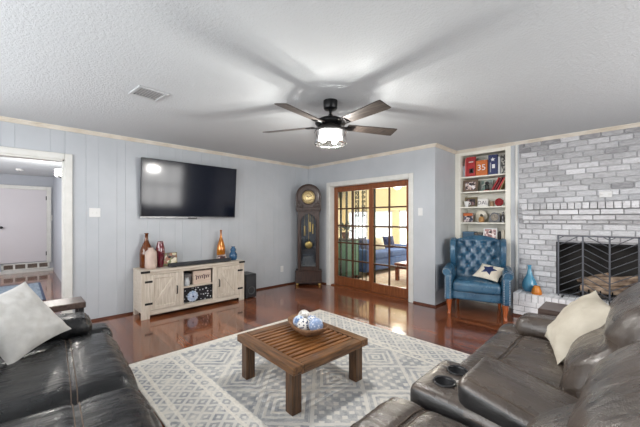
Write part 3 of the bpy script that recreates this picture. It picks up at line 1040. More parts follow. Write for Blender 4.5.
# dough bowl with decorative balls
BC = Vector((2.925, -2.675, TH + .011))
BR = R(-14)
t = thing('dough_bowl', 'long carved wooden dough bowl on the coffee table', 'bowl', tuple(BC), BR)
mb = MB(); prof = [(.25, 0), (.55, .003), (.78, .022), (.93, .05), (1.0, .075), (.965, .078), (.90, .056), (.74, .032), (.5, .018), (.01, .016)]
n = 44; vs, fs = [], []
for (r, z) in prof:
    for k in range(n):
        a = 2 * PI * k / n
        sx = math.copysign(abs(math.cos(a)) ** .62, math.cos(a)); sy = math.copysign(abs(math.sin(a)) ** .75, math.sin(a))
        vs.append((sx * .225 * r, sy * .13 * r, z * 1.0 + (.014 * abs(sx) ** 3 if r > .7 else 0)))
for i in range(len(prof) - 1):
    for k in range(n): fs.append((i * n + k, i * n + (k + 1) % n, (i + 1) * n + (k + 1) % n, (i + 1) * n + k))
fs.append(tuple(range(n))[::-1])
mb.add(vs, fs, True)
mb.build('body', wood('weathered_bowl_wood', srgb(150, 112, 80), srgb(92, 64, 44), 0, .6), t)

def ball_mat(name, base, mark, kind, sc):
    m, nt, b = new_mat(name)
    v = coords(nt)
    if kind == 'spots':
        n = nt.nodes.new('ShaderNodeTexVoronoi'); n.inputs['Scale'].default_value = sc; nt.links.new(v, n.inputs['Vector'])
        f = S(nt, n.outputs[0]).lt(.34)
    elif kind == 'net':
        n = nt.nodes.new('ShaderNodeTexVoronoi'); n.feature = 'DISTANCE_TO_EDGE'; n.inputs['Scale'].default_value = sc; nt.links.new(v, n.inputs['Vector'])
        f = S(nt, n.outputs[0]).lt(.09)
    else:
        f = S(nt, ramp(nt, tex_noise(nt, v, sc, 3, .7), .45, .55))
    nt.links.new(mix(nt, f, base, mark), b.inputs['Base Color'])
    b.inputs['Roughness'].default_value = .35
    return m
cream, blue, navyb = srgb(226, 224, 218), srgb(92, 122, 168), srgb(40, 52, 84)
balls = [((-.13, .035), .056, 'cream decorative ball with grey specks at far end of bowl', ball_mat('speckled_ball', cream, srgb(170, 164, 156), 'noise', 40)),
         ((-.055, -.052), .052, 'blue and white mottled decorative ball at left of bowl', ball_mat('mottled_ball', srgb(190, 202, 220), blue, 'noise', 30)),
         ((.055, -.062), .056, 'white ball with bold navy spots at the front of bowl', ball_mat('navy_spot_ball', cream, navyb, 'spots', 46)),
         ((-.02, .058), .050, 'blue patterned decorative ball at the back of bowl', ball_mat('blue_net_ball', srgb(120, 142, 178), cream, 'net', 34)),
         ((.055, .048), .050, 'pale grey speckled ball between two blue balls in bowl', ball_mat('grey_net_ball', cream, srgb(120, 132, 152), 'spots', 60)),
         ((.140, .005), .060, 'dusty blue dotted decorative ball at the near end of bowl', ball_mat('dusty_blue_ball', srgb(134, 154, 188), srgb(206, 212, 222), 'spots', 52))]
cb_, sb_ = math.cos(BR), math.sin(BR)
for (lx, ly), r, lab, m in balls:
    o = MB().sphere((0, 0, 0), r, 18).build('decorative_ball', m, None, (BC.x + lx * cb_ - ly * sb_, BC.y + lx * sb_ + ly * cb_, BC.z + .024 + r + (.012 if abs(lx) > .12 else .004)))
    tag(o, lab, 'ball', 'decorative balls in the bowl')

# ================================================================== TV WALL
t = thing('television', 'large flat black television mounted high on the pale panelled wall', 'television', (0.0, -2.50, 1.755))
tv = Matrix.Translation((.095, 0, 0)) @ Matrix.Rotation(R(4.5), 4, 'Y')
def tvb(): m = MB(); m.M = tv; return m
tvb().box(-.035, .012, -.725, .725, -.418, .418, .006).build('casing', mat('dark_tv_plastic', (.02, .02, .022), None, rough=.35), t)
tvb().box(.0115, .0135, -.715, .715, -.400, .410).build('screen', mat('glossy_black_screen', (.004, .006, .014), None, rough=.10, spec=.55, coat=.0), t)
bz = tvb(); bz.box(.010, .015, -.725, .725, -.418, -.401, .002); bz.build('lower_bezel', m_chrome, t)
tvb().box(.002, .016, -.07, .07, -.432, -.416, .003).build('sensor_bar', m_black, t)
mt = MB(); mt.box(.002, .012, -.25, .25, -.15, .2, .003); mt.box(.01, .05, -.2, -.16, -.15, .2); mt.box(.01, .05, .16, .2, -.15, .2); mt.build('wall_bracket', m_blackmetal, t)

def wall_plate(name, label, cat, loc, rz, w_, h_, toggles, kind):
    t = thing(name, label, cat, loc, rz)
    bx(-w_ / 2, w_ / 2, -.007, 0, -h_ / 2, h_ / 2, .003).build('cover_plate', m_whiteplastic, t)
    for q in range(toggles):
        xx = (q - (toggles - 1) / 2) * .046
        if kind == 'switch': bx(xx - .006, xx + .006, -.016, -.006, -.012, .012, .002).build('toggle', m_whiteplastic, t)
        else:
            for zz in (-.02, .02): bx(xx - .015, xx + .015, -.009, -.006, zz - .013, zz + .013, .002).build('socket', m_trim, t)
wall_plate('light_switch', 'white double light switch plate left of the television', 'light switch', (0, -3.73, 1.40), R(90), .12, .115, 2, 'switch')
wall_plate('light_switch', 'white single light switch beside the french doors', 'light switch', (2.575, 0, 1.43), 0, .075, .12, 1, 'switch')
wall_plate('wall_outlet', 'white wall outlet low beside the grandfather clock', 'outlet', (0, -.71, .33), R(90), .075, .12, 1, 'outlet')

# media console ----------------------------------------------------
t = thing('media_console', 'whitewashed farmhouse TV console with two barn doors and open shelves', 'tv stand', (.02, -2.55, 0))
D, L, TZ = .40, .75, .64
bx(0, D + .012, -L - .005, L + .005, TZ - .028, TZ, .004).build('top', m_standwood, t)
for s_ in (-1, 1):
    y0, y1 = (-L, -L + .1) if s_ < 0 else (L - .09, L)
    bx(D - .03, D, y0, y1, 0, TZ - .028, .003).build('front_post', m_standwoodz, t)
    bx(0, .06, y0 if s_ < 0 else L - .06, -L + .06 if s_ < 0 else y1, 0, TZ - .028, .003).build('rear_post', m_standwoodz, t)
    bx(.06, D - .03, s_ * (L - .008) - .008, s_ * (L - .008) + .008, .085, TZ - .028).build('side_panel', m_standwood, t)
bx(D - .03, D - .004, -L + .1, L - .09, .045, .105, .003).build('bottom_rail', m_standwood, t)
bx(D - .03, D - .004, -L + .1, L - .09, TZ - .062, TZ - .028, .003).build('top_rail', m_standwood, t)
bx(.02, D - .03, -L + .02, L - .02, .085, .105).build('bottom_panel', m_standwood, t)
bx(.0, .012, -L + .02, L - .02, .085, TZ - .03).build('back_panel', mat('console_back_panel', srgb(150, 138, 122), None, rough=.7), t)
for a, b in ((-.28, -.215), (.22, .285)):
    bx(D - .03, D - .002, a, b, .105, TZ - .06, .003).build('stile', m_standwoodz, t)
    bx(.012, D - .03, (a if a < 0 else b - .02) , (a + .02 if a < 0 else b), .105, TZ - .06).build('divider', m_standwoodz, t)
bx(.012, D - .006, -.26, .27, .335, .355, .002).build('shelf', m_standwood, t)
for s_, a, b in ((-1, -.648, -.283), (1, .288, .658)):
    z0, z1 = .11, TZ - .066
    d = bx(D - .028, D - .010, a, b, z0, z1, .002).build('barn_door', m_standwoodz, t)
    fr = MB()
    for y0, y1 in ((a, a + .05), (b - .05, b)): fr.box(D - .012, D + .004, y0, y1, z0, z1, .003)
    for zz0, zz1 in ((z0, z0 + .05), (z1 - .05, z1)): fr.box(D - .012, D + .004, a + .05, b - .05, zz0, zz1, .003)
    fr.build('door_frame', m_standwoodz, d)
    br = MB(); y0, y1 = (a + .05, b - .05); 
    p0, p1 = ((y0, z0 + .05), (y1, z1 - .05)) if s_ < 0 else ((y1, z0 + .05), (y0, z1 - .05))
    dv = Vector((p1[0] - p0[0], p1[1] - p0[1])).normalized(); nv = Vector((-dv.y, dv.x)) * .022
    br.prism([(p0[0] + nv.x, p0[1] + nv.y), (p0[0] - nv.x, p0[1] - nv.y), (p1[0] - nv.x, p1[1] - nv.y), (p1[0] + nv.x, p1[1] + nv.y)], D - .012, D + .001, 'yz')
    br.build('diagonal_brace', m_standwoodz, d)
    hy = b - .025 if s_ < 0 else a + .025
    hm = MB(); hm.tube([(D + .004, hy, .39), (D + .024, hy, .38), (D + .024, hy, .29), (D + .004, hy, .28)], .007, 8); hm.build('door_handle', m_blackmetal, d)
    for zz in (.49, .20):
        e = a if s_ < 0 else b
        bx(D + .0035, D + .008, e - .062 if s_ < 0 else e - .03, e + .03 if s_ < 0 else e + .062, zz - .014, zz + .014, .002).build('hinge', m_blackmetal, d)
    e = -L if s_ < 0 else L
    sp = MB(); sp.box(D + .0, D + .015, e - .008 if s_ < 0 else e - .10, e + .10 if s_ < 0 else e + .008, TZ - .034, TZ - .004, .002)
    sp.build('corner_strap', m_blackmetal, t)

CT = TZ
def vase(name, label, cat, x, y, z, prof, m, n=30, parts=()):
    t = thing(name, label, cat, (x, y, z))
    MB().lathe(prof, (0, 0, 0), n).build('body', m, t)
    for nm, pr, mm in parts: MB().lathe(pr, (0, 0, 0), n).build(nm, mm, t)
    return t
def tinted(name, c, rough=.06, trans=.55):
    m, nt, b = new_mat(name)
    b.inputs['Base Color'].default_value = rgba(c); b.inputs['Roughness'].default_value = rough
    b.inputs['Transmission Weight'].default_value = trans
    b.inputs['Specular IOR Level'].default_value = .7
    return m
vase('glass_bottle', 'tall brown glass bottle at the left end of the TV console', 'bottle', .12, -3.16, CT,
     [(.07, 0), (.084, .012), (.085, .20), (.078, .25), (.05, .32), (.028, .37), (.022, .41), (.022, .465), (.027, .468), (.027, .482), (.018, .482), (.016, .40), (1e-5, .30)], tinted('brown_glass', srgb(120, 62, 22), .08, .35))
vase('ceramic_vase', 'squat beige ribbed ceramic vase in front of brown bottle', 'vase', .27, -3.145, CT,
     [(.06, 0), (.072, .012), (.074, .05), (.073, .20), (.066, .235), (.04, .258), (.034, .268), (.036, .285), (.028, .285), (.026, .265), (1e-5, .24)], mat('pink_beige_ceramic', srgb(196, 176, 164), srgb(184, 162, 150), 8, rough=.5))
vase('glass_vase', 'glossy maroon glass vase beside beige vase on the console', 'vase', .21, -3.01, CT,
     [(.034, 0), (.04, .01), (.055, .10), (.062, .18), (.058, .26), (.044, .33), (.036, .355), (.038, .365), (.03, .365), (.028, .34), (1e-5, .30)], mat('maroon_glass', srgb(110, 16, 40), srgb(76, 10, 28), 6, rough=.06, coat=.8, spec=.8))
vase('glass_bottle', 'slim amber bottle at the right end of the TV console', 'bottle', .16, -2.075, CT,
     [(.062, 0), (.068, .012), (.069, .19), (.06, .25), (.036, .33), (.018, .39), (.014, .43), (.014, .485), (.018, .488), (.018, .50), (.012, .50), (1e-5, .49)], mat('amber_gold_glass', srgb(196, 122, 24), srgb(150, 84, 12), 7, rough=.12, metal=.35, coat=.6))
vase('ceramic_vase', 'small blue double gourd vase at right end of console', 'vase', .24, -1.90, CT,
     [(.046, 0), (.058, .012), (.068, .06), (.064, .10), (.044, .128), (.038, .145), (.046, .165), (.046, .185), (.03, .198), (.027, .212), (.034, .225), (.026, .225), (1e-5, .2)], mat('blue_glaze', srgb(44, 92, 128), srgb(30, 68, 104), 10, rough=.2, coat=.4))

def picture(name, label, loc, rz, w_, h_, fw_, mframe, mphoto, tilt=-8, mat_w=0, mmat=None, group=None, cat='picture frame'):
    """framed picture facing local -y, standing on its base edge"""
    t = thing(name, label, cat, loc, rz, group)
    Mx = Matrix.Rotation(R(tilt), 4, 'X')
    def b(): m = MB(); m.M = Mx; return m
    fr = b()
    fr.box(-w_ / 2, -w_ / 2 + fw_, -.008, .012, 0, h_, .002); fr.box(w_ / 2 - fw_, w_ / 2, -.008, .012, 0, h_, .002)
    fr.box(-w_ / 2 + fw_, w_ / 2 - fw_, -.008, .012, 0, fw_, .002); fr.box(-w_ / 2 + fw_, w_ / 2 - fw_, -.008, .012, h_ - fw_, h_, .002)
    fr.build('frame', mframe, t)
    if mat_w:
        k = b(); k.box(-w_ / 2 + fw_, w_ / 2 - fw_, -.003, .008, fw_, h_ - fw_); k.build('mount', mmat or m_white, t)
    p = b(); p.box(-w_ / 2 + fw_ + mat_w, w_ / 2 - fw_ - mat_w, -.0045, .006, fw_ + mat_w, h_ - fw_ - mat_w); p.build('photo', mphoto, t)
    st = MB(); st.prism([(.0, h_ * .72), (.008, h_ * .72), (h_ * .30 + .006, 0), (h_ * .30 - .004, 0)], -.018, .018, 'yz'); st.build('easel_back', m_black, t)
    return t
picture('picture_frame', 'small framed floral print on the console behind the soundbar', (.13, -2.855, CT), R(90), .21, .185, .008, mat('bronze_edge', srgb(120, 100, 70), None, rough=.4), photo_mat('floral_print', [srgb(206, 196, 160), srgb(120, 128, 70), srgb(160, 92, 48), srgb(224, 214, 190), srgb(96, 66, 44)], 22))
picture('picture_frame', 'tiny framed photo in front of amber bottle on the console', (.24, -2.10, CT), R(90), .16, .10, .012, mat('silver_frame', srgb(170, 160, 152), None, rough=.35, metal=.5), photo_mat('group_photo', [srgb(210, 200, 196), srgb(96, 60, 60), srgb(160, 96, 90), srgb(60, 52, 58)], 40))
t = thing('soundbar', 'long black soundbar lying along the top of the TV console', 'soundbar', (.33, -2.47, CT))
MB().box(-.035, .035, -.47, .47, .006, .055, .008).build('body', mat('charcoal_grille', (.02, .022, .026), None, rough=.55), t)
MB().box(.033, .037, -.455, .455, .012, .05, .002).build('grille', mat('dark_speaker_cloth', (.035, .038, .044), (.02, .02, .024), 200, rough=.8), t)
for a in (-.16, .16): MB().box(.036, .0385, a - .006, a + .006, .008, .052).build('grille_divider', m_black, t)
for a in (-.4, .4): MB().box(-.025, .025, a - .03, a + .03, 0, .007).build('foot', m_black, t)
# things in the open shelves
t = thing('sign_box', 'wooden block sign with dark script lettering on the console upper shelf', 'sign', (.35, -2.475, .355))
bx(-.028, .02, -.135, .135, 0, .195, .003).build('block', mat('pale_pink_wood', srgb(214, 196, 182), srgb(190, 168, 152), 12, (1, .3, 6), .7), t)
sc = MB(); pts = []
for q in range(70):
    a = q / 69
    pts.append((.0225, -.105 + .21 * a + .010 * math.sin(a * 44), .10 + .024 * math.sin(a * 44 + 1.2) * (1.5 if q < 9 or 38 < q < 46 else .8)))
sc.tube(pts, .0042, 5); sc.build('script_lettering', mat('plum_ink', srgb(70, 40, 56), None, rough=.8), t)
vase('glass_jar', 'small pale ceramic jar beside the sign on the console shelf', 'jar', .35, -2.70, .355,
     [(.034, 0), (.042, .01), (.044, .05), (.034, .085), (.026, .10), (.03, .112), (.022, .112), (1e-5, .10)], mat('pale_ceramic', srgb(206, 208, 208), srgb(170, 178, 186), 20, rough=.3))
t = thing('cable_box', 'dark box behind the pale jar on the console upper shelf', 'box', (.2, -2.66, .355))
bx(-.1, .1, -.07, .07, 0, .17, .004).build('body', mat('dark_grey_box', (.05, .048, .05), None, rough=.6), t)
bx(.1, .104, -.05, .05, .02, .15, .002).build('front_label', mat('grey_box_label', (.16, .15, .15), None, rough=.5), t)
t = thing('storage_bin', 'black and white dotted fabric bin on the console lower shelf', 'bin', (.24, -2.545, .105))
def dots_mat():
    m, nt, b = new_mat('dotted_black_fabric')
    v = coords(nt)
    n = nt.nodes.new('ShaderNodeTexVoronoi'); n.inputs['Scale'].default_value = 26; n.inputs['Randomness'].default_value = .55
    nt.links.new(v, n.inputs['Vector'])
    nt.links.new(mix(nt, S(nt, n.outputs[0]).lt(.38), (.012, .012, .016), srgb(206, 208, 214)), b.inputs['Base Color'])
    b.inputs['Roughness'].default_value = .8
    return m
bx(-.13, .11, -.235, .235, 0, .215, .008).build('body', dots_mat(), t)
bx(-.132, .113, -.237, .237, .2, .219, .004).build('rim', m_black, t)
t = thing('rosette', 'blue and white flower shaped rosette in front of dotted bin', 'ornament', (.365, -2.62, .105))
rz_ = MB()
for ring, (rad, cnt) in enumerate(((.062, 12), (.04, 9), (.02, 6))):
    for q in range(cnt):
        a = 2 * PI * q / cnt + ring * .3
        rz_.sphere((.004 + ring * .007, rad * math.cos(a), .085 + rad * math.sin(a)), .02 - ring * .003, 6)
rz_.build('petals', mat('pale_blue_petals', srgb(150, 172, 206), srgb(208, 216, 226), 30, rough=.7), t)
MB().sphere((.026, 0, .085), .014, 8).build('centre', m_navy, t)
MB().box(-.02, .0, -.03, .03, 0, .07, .003).build('stand', m_black, t)

t = thing('subwoofer', 'black box subwoofer on the floor right of the TV console', 'speaker', (.27, -1.665, 0))
bx(-.15, .15, -.1, .1, .012, .40, .008).build('cabinet', mat('black_ash_vinyl', (.02, .021, .024), None, rough=.4), t)
MB().lathe([(.062, 0), (.066, .004), (.06, .008), (.05, -.004), (.02, -.012), (1e-5, -.006)], (.151, 0, .13), 28, axis='x', cap=False).build('driver_cone', mat('grey_cone', (.07, .075, .08), None, rough=.5), t)
bx(.149, .154, -.085, .085, .22, .37, .002).build('grille', mat('sub_cloth', (.035, .036, .04), None, rough=.9), t)
for a in (-.12, .12):
    for b in (-.07, .07): MB().cyl((a, b, 0), (a, b, .013), .014, n=10).build('foot', m_black, t)

# ================================================================== GRANDFATHER CLOCK (stands across the corner)
t = thing('grandfather_clock', 'dark carved grandfather clock with arched hood in the room corner', 'clock', (.385, -.346, 0), R(45.5))
def arch(w_, z0, zs, zt, n=20):
    return [(-w_, z0), (w_, z0), (w_, zs)] + [(w_ * math.cos(PI * q / n), zs + (zt - zs) * math.sin(PI * q / n)) for q in range(1, n)] + [(-w_, zs)]
bx(-.26, .26, 0.0, .245, .05, .28, .006).build('plinth', m_clockwood, t)
MB().box(-.268, .268, -.012, .25, .045, .085, .006).box(-.265, .265, -.010, .248, .27, .30, .006).build('plinth_moulding', m_clockwood, t)
for a in (-.22, .22):
    for b in (.03, .21): MB().lathe([(.018, 0), (.03, .012), (.03, .03), (.02, .046)], (a, b, 0), 14).build('foot', m_brass if b < .1 else m_clockwood, t)
tr = MB()
tr.box(-.215, -.16, .01, .235, .30, 1.50, .005); tr.box(.16, .215, .01, .235, .30, 1.50, .005)
tr.box(-.16, .16, .01, .235, .30, .36, .004); tr.box(-.16, .16, .215, .235, .36, 1.5)
n = 14; az, at_ = 1.30, 1.42
po = [(-.165, 1.5), (-.165, az)] + [(-.135 * math.cos(PI * q / n), az + (at_ - az) * math.sin(PI * q / n)) for q in range(n + 1)] + [(.165, az), (.165, 1.5)]
tr.prism(po, .01, .04, 'xz')
tr.build('trunk', m_clockwood, t)
MB().box(-.25, .25, -.012, .24, 1.495, 1.545, .008).box(-.235, .235, -.004, .238, 1.46, 1.497, .006).build('waist_moulding', m_clockwood, t)
hd_ = MB(); hd_.prism(arch(.222, 1.54, 1.765, 1.985), 0.0, .235, 'xz'); hd_.build('hood', m_clockwood, t)
ar = MB(); ar.tube([(-.232, -.006, 1.55), (-.232, -.006, 1.66)] + [(-.232 * math.cos(PI * q / 24), -.006, 1.765 + .232 * math.sin(PI * q / 24)) for q in range(25)] + [(.232, -.006, 1.66), (.232, -.006, 1.55)], .017, 8)
ar.build('hood_arch_moulding', m_clockwood, t)
cv = MB()
for s_ in (-1, 1):
    for (cx, cz, r) in ((.165, 1.60, .035), (.19, 1.66, .022), (.125, 1.575, .022)):
        cv.tube([(s_ * (cx + r * math.cos(a * .5)), -.006, cz + r * math.sin(a * .5)) for a in range(13)], .008, 6, True)
cv.build('carving', m_clockwood, t)
dz = 1.75
MB().lathe([(1e-5, .006), (.128, .006), (.135, 0)], (0, -.001, dz), 40, axis='y').build('dial', mat('brass_dial', (.62, .50, .28), (.45, .34, .16), 18, rough=.35, metal=.7), t)
MB().lathe([(.070, .0075), (.070, .0085), (.118, .0085), (.118, .0075)], (0, -.001, dz), 40, axis='y', cap=False).build('chapter_ring', mat('gilt_ring', (.60, .46, .22), None, rough=.4, metal=.7), t)
MB().lathe([(.130, 0), (.130, .02), (.146, .02), (.150, .008), (.150, 0)], (0, -.001, dz), 40, axis='y', cap=False).build('bezel', m_clockwood, t)
for hh, nm in enumerate(['XII', 'I', 'II', 'III', 'IIII', 'V', 'VI', 'VII', 'VIII', 'IX', 'X', 'XI']):
    a = hh * PI / 6
    flat_text('numeral', nm, .030, m_black, t, (.094 * math.sin(a), -.0105, dz + .094 * math.cos(a)), (R(90), a, 0))
for nm, a, ln, wd in (('hour_hand', R(305), .06, .006), ('minute_hand', R(62), .095, .004)):
    h_ = MB(); h_.M = Matrix.Translation((0, 0, dz)) @ Matrix.Rotation(a, 4, 'Y')
    h_.prism([(-wd, -.015), (wd, -.015), (wd * 1.3, ln * .6), (0, ln), (-wd * 1.3, ln * .6)], -.013, -.0115, 'xz'); h_.build(nm, m_black, t)
bx(-.16, .16, .205, .214, .36, 1.46).build('case_lining', mat('dark_blue_grey_lining', srgb(60, 66, 74), srgb(44, 50, 58), 6, rough=.4), t)
gp = MB(); gp.prism([(-.16, .36), (.16, .36), (.16, 1.30)] + [(.135 * math.cos(PI * q / 14), 1.30 + .12 * math.sin(PI * q / 14)) for q in range(15)] + [(-.16, 1.30)], .018, .021, 'xz')
gp.build('door_glass', glass_mat('clock_glass', (.93, .95, .97), .12, .01), t)
bz = MB(); bz.box(-.16, -.146, .004, .02, .36, 1.30, .002); bz.box(.146, .16, .004, .02, .36, 1.30, .002); bz.box(-.16, .16, .004, .02, .36, .374, .002); bz.build('door_bead', m_clockwood, t)
pn = MB(); pn.cyl((0, .13, .83), (0, .13, 1.45), .006, n=8); pn.build('pendulum_rod', m_brass, t)
MB().lathe([(1e-5, .012), (.05, .01), (.075, .004), (.078, 0), (.075, -.004), (1e-5, -.01)], (0, .11, .80), 32, axis='y').build('pendulum_bob', m_brass, t)
for a, zb in ((-.085, .98), (.085, 1.02), (0.03, 1.06)):
    MB().cyl((a, .165, zb), (a, .165, zb + .2), .02, n=14).cyl((a, .165, zb + .2), (a, .165, 1.46), .003, n=6).build('weight', m_brass, t)

# ================================================================== CEILING FAN + DIFFUSER
FC = (2.85, -2.31, H)
t = thing('ceiling_fan', 'dark five blade ceiling fan with lit glass drum light', 'ceiling fan', FC)
MB().lathe([(.035, -.085), (.058, -.082), (.066, -.07), (.068, -.02), (.068, 0)], (0, 0, 0), 28).build('canopy', m_blackmetal, t)
MB().cyl((0, 0, -.16), (0, 0, -.08), .013, n=14).lathe([(.02, -.165), (.028, -.15), (.02, -.132)], (0, 0, 0), 16).build('downrod', m_blackmetal, t)
MB().lathe([(.06, -.235), (.135, -.232), (.148, -.215), (.145, -.195), (.10, -.172), (.04, -.158), (.02, -.155)], (0, 0, 0), 36).build('motor_housing', m_blackmetal, t)
MB().lathe([(.02, -.300), (.146, -.300), (.150, -.294), (.150, -.284), (.12, -.262), (.09, -.234)], (0, 0, 0), 36).build('light_plate', mat('bronze_ring', (.09, .085, .08), None, rough=.35, metal=.7), t)
a0 = 45.474 + 18
for k in range(5):
    a = R(a0 + 72 * k)
    Mz = Matrix.Translation((0, 0, -.238)) @ Matrix.Rotation(a, 4, 'Z') @ Matrix.Rotation(R(-13), 4, 'X')
    b = MB(); b.M = Mz
    N = 14; vs, fs = [], []
    for q in range(N + 1):
        f = q / N; x = .17 + f * .52
        hw_ = .050 + .020 * f
        if f > .96: hw_ *= .93
        for y_, z_ in ((-hw_, -.004), (hw_, -.004), (hw_, .004), (-hw_, .004)): vs.append((x, y_, z_))
    for q in range(N):
        for e in range(4): fs.append((q * 4 + e, q * 4 + (e + 1) % 4, q * 4 + 4 + (e + 1) % 4, q * 4 + 4 + e))
    fs += [(3, 2, 1, 0), (N * 4, N * 4 + 1, N * 4 + 2, N * 4 + 3)]
    b.add(vs, fs)
    bl = b.build('blade', m_blade, t)
    br = MB(); br.M = Mz
    br.box(.09, .24, -.022, .022, -.012, -.004, .003); br.box(.19, .245, -.042, .042, -.011, -.004, .003)
    br.build('blade_bracket', m_blackmetal, bl)
# seeded glass drum, three bulbs, ring
def drum_mat():
    m, nt, b = new_mat('seeded_clear_glass')
    out = nt.nodes['Material Output']; nt.nodes.remove(b)
    tr_ = nt.nodes.new('ShaderNodeBsdfTransparent'); tr_.inputs[0].default_value = (.96, .96, .95, 1)
    tl = nt.nodes.new('ShaderNodeBsdfTranslucent'); tl.inputs[0].default_value = (.9, .9, .88, 1)
    gl = nt.nodes.new('ShaderNodeBsdfGlossy'); gl.inputs['Roughness'].default_value = .08
    v = coords(nt)
    f = ramp(nt, tex_noise(nt, v, 26, 3), .45, .62)
    m1 = nt.nodes.new('ShaderNodeMixShader'); m2 = nt.nodes.new('ShaderNodeMixShader')
    nt.links.new((S(nt, f) * .14 + .03).s, m1.inputs[0]); nt.links.new(tr_.outputs[0], m1.inputs[1]); nt.links.new(tl.outputs[0], m1.inputs[2])
    fr_ = nt.nodes.new('ShaderNodeFresnel'); fr_.inputs[0].default_value = 1.35
    nt.links.new(fr_.outputs[0], m2.inputs[0]); nt.links.new(m1.outputs[0], m2.inputs[1]); nt.links.new(gl.outputs[0], m2.inputs[2])
    nt.links.new(m2.outputs[0], out.inputs[0])
    return m
MB().lathe([(.150, -.305), (.152, -.33), (.152, -.405), (.146, -.418), (.146, -.416), (.149, -.405), (.149, -.305)], (0, 0, 0), 44, cap=False).build('glass_shade', drum_mat(), t)
MB().tube([(.152 * math.cos(2 * PI * q / 40), .152 * math.sin(2 * PI * q / 40), -.405) for q in range(40)], .003, 6, True).tube([(.152 * math.cos(2 * PI * q / 40), .152 * math.sin(2 * PI * q / 40), -.302) for q in range(40)], .004, 6, True).build('shade_ring', m_chrome, t)
m_bulb = emit('lit_bulb', (1, .95, .88), 4)
for q in range(3):
    a = R(100 + 120 * q); cx, cy = .07 * math.cos(a), .07 * math.sin(a)
    s_ = MB().cyl((cx, cy, -.30), (cx, cy, -.325), .016, n=12).build('bulb_socket', m_black, t)
    MB().lathe([(1e-5, -.395), (.018, -.39), (.028, -.372), (.026, -.35), (.014, -.326)], (cx, cy, 0), 16).build('bulb', m_bulb, s_)
for q in range(3):
    a = R(100 + 120 * q)
    point('fan_light', (FC[0] + .07 * math.cos(a), FC[1] + .07 * math.sin(a), H - .42), 19, (1, .97, .93), .016)

m_ventgrey = mat('pale_grey_vent_metal', srgb(176, 178, 180), None, rough=.4)
t = thing('ceiling_vent', 'square white air vent on the ceiling above the TV wall', 'vent', (1.84, -3.60, H), R(6))
t.scale = (.82, .82, 1)
mb = MB()
mb.box(-.15, .15, -.15, -.115, -.014, 0, .003); mb.box(-.15, .15, .115, .15, -.014, 0, .003); mb.box(-.15, -.115, -.115, .115, -.014, 0, .003); mb.box(.115, .15, -.115, .115, -.014, 0, .003)
mb.build('vent_frame', m_ventgrey, t)
sl = MB()
for q in range(8):
    y_ = -.10 + q * .0285
    sl.add([(-.115, y_, -.011), (.115, y_, -.011), (.115, y_ + .020, -.001), (-.115, y_ + .020, -.001)], [(0, 1, 2, 3), (3, 2, 1, 0)])
sl.build('louvre', m_whiteplastic, t)
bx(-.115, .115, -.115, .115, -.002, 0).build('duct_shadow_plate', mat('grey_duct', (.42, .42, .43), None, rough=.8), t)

t = thing('return_air_grille', 'silver grey return air grille low on the short side wall', 'vent', (XJ, .24, .43), R(90))
mb = MB(); mb.box(-.20, .20, -.012, 0, -.20, .20, .003); mb.build('vent_frame', mat('silver_grey_paint', srgb(170, 174, 180), None, rough=.4, metal=.3), t)
lv = MB()
for q in range(15): lv.box(-.17, .17, -.017, -.010, -.175 + q * .0235, -.165 + q * .0235)
lv.build('louvre', mat('grey_louvre', srgb(150, 154, 160), None, rough=.4, metal=.3), t)

# ================================================================== BOOKCASE CONTENTS
def book(label, x0, x1, z, h, d, m, lean=0, y0=.80, marks=None, group='books and keepsakes on the shelves', mpage=None):
    """upright book / boxed set, cover or spine to the room; pages are a part"""
    w_ = x1 - x0
    t = thing('book', label, 'book', ((x0 + x1) / 2, y0, z), 0)
    Mx = Matrix.Rotation(lean, 4, 'Y')
    def b(): q = MB(); q.M = Mx; return q
    b().box(-w_ / 2, w_ / 2, 0, d, 0, h, .003).build('cover', m, t)
    b().box(-w_ / 2 + .004, w_ / 2 - .004, .004, d + .003, .004, h + .001).build('pages', mpage or m_canvas, t)
    if marks:
        for k, (poly, mm) in enumerate(marks):
            q = b(); q.prism(poly, -.002, 0.0005, 'xz'); q.build('cover_mark', mm, t)
    return t
z = SH[0]
red, orange, navy = mat('red_cover', srgb(176, 30, 34), srgb(150, 22, 28), 9, rough=.5), mat('orange_cover', srgb(206, 110, 40), srgb(180, 88, 28), 9, rough=.5), mat('navy_cover', srgb(30, 44, 100), srgb(22, 32, 76), 9, rough=.5)
m_inkwhite = mat('white_print', (.75, .75, .75), None, rough=.6); m_inkblack = mat('black_print', (.015, .015, .015), None, rough=.6)
sq = lambda a, b, c, d: [(a, c), (b, c), (b, d), (a, d)]
book('short pale grey book at the left end of the top shelf', 2.90, 2.945, z, .20, .16, mat('pale_grey_cover', srgb(178, 186, 196), None, rough=.5), y0=.84)
book('tall red book with black and white cover marks on top shelf', 2.965, 3.105, z, .32, .05, red, 0, .80, [(sq(-.02, .045, .055, .13), m_inkblack), (sq(0, .025, .07, .115), m_inkwhite), (sq(-.03, .04, .23, .245), m_inkwhite)])
book('pink spined red book leaning beside the tall red book', 2.947, 2.963, z, .30, .16, mat('pink_spine', srgb(216, 110, 108), None, rough=.5), 0, .80)
b35 = book('orange book with pale number on cover on the top shelf', 3.115, 3.285, z, .245, .05, orange, 0, .79)
flat_text('cover_number', '35', .13, m_inkwhite, b35, (0, -.002, .125), (R(90), 0, 0))
book('tall navy book with white star and stripes on the top shelf', 3.295, 3.425, z, .31, .05, navy, 0, .80, [(star(.035, 0, .235), m_inkwhite), (sq(-.01, .03, .10, .16), m_inkwhite), (sq(-.04, -.025, .04, .19), mat('grey_print', (.3, .32, .38), None, rough=.6))])
book('white spined book right of the navy book on top shelf', 3.432, 3.462, z, .27, .17, mat('white_spine', srgb(206, 208, 210), None, rough=.5), 0, .80)
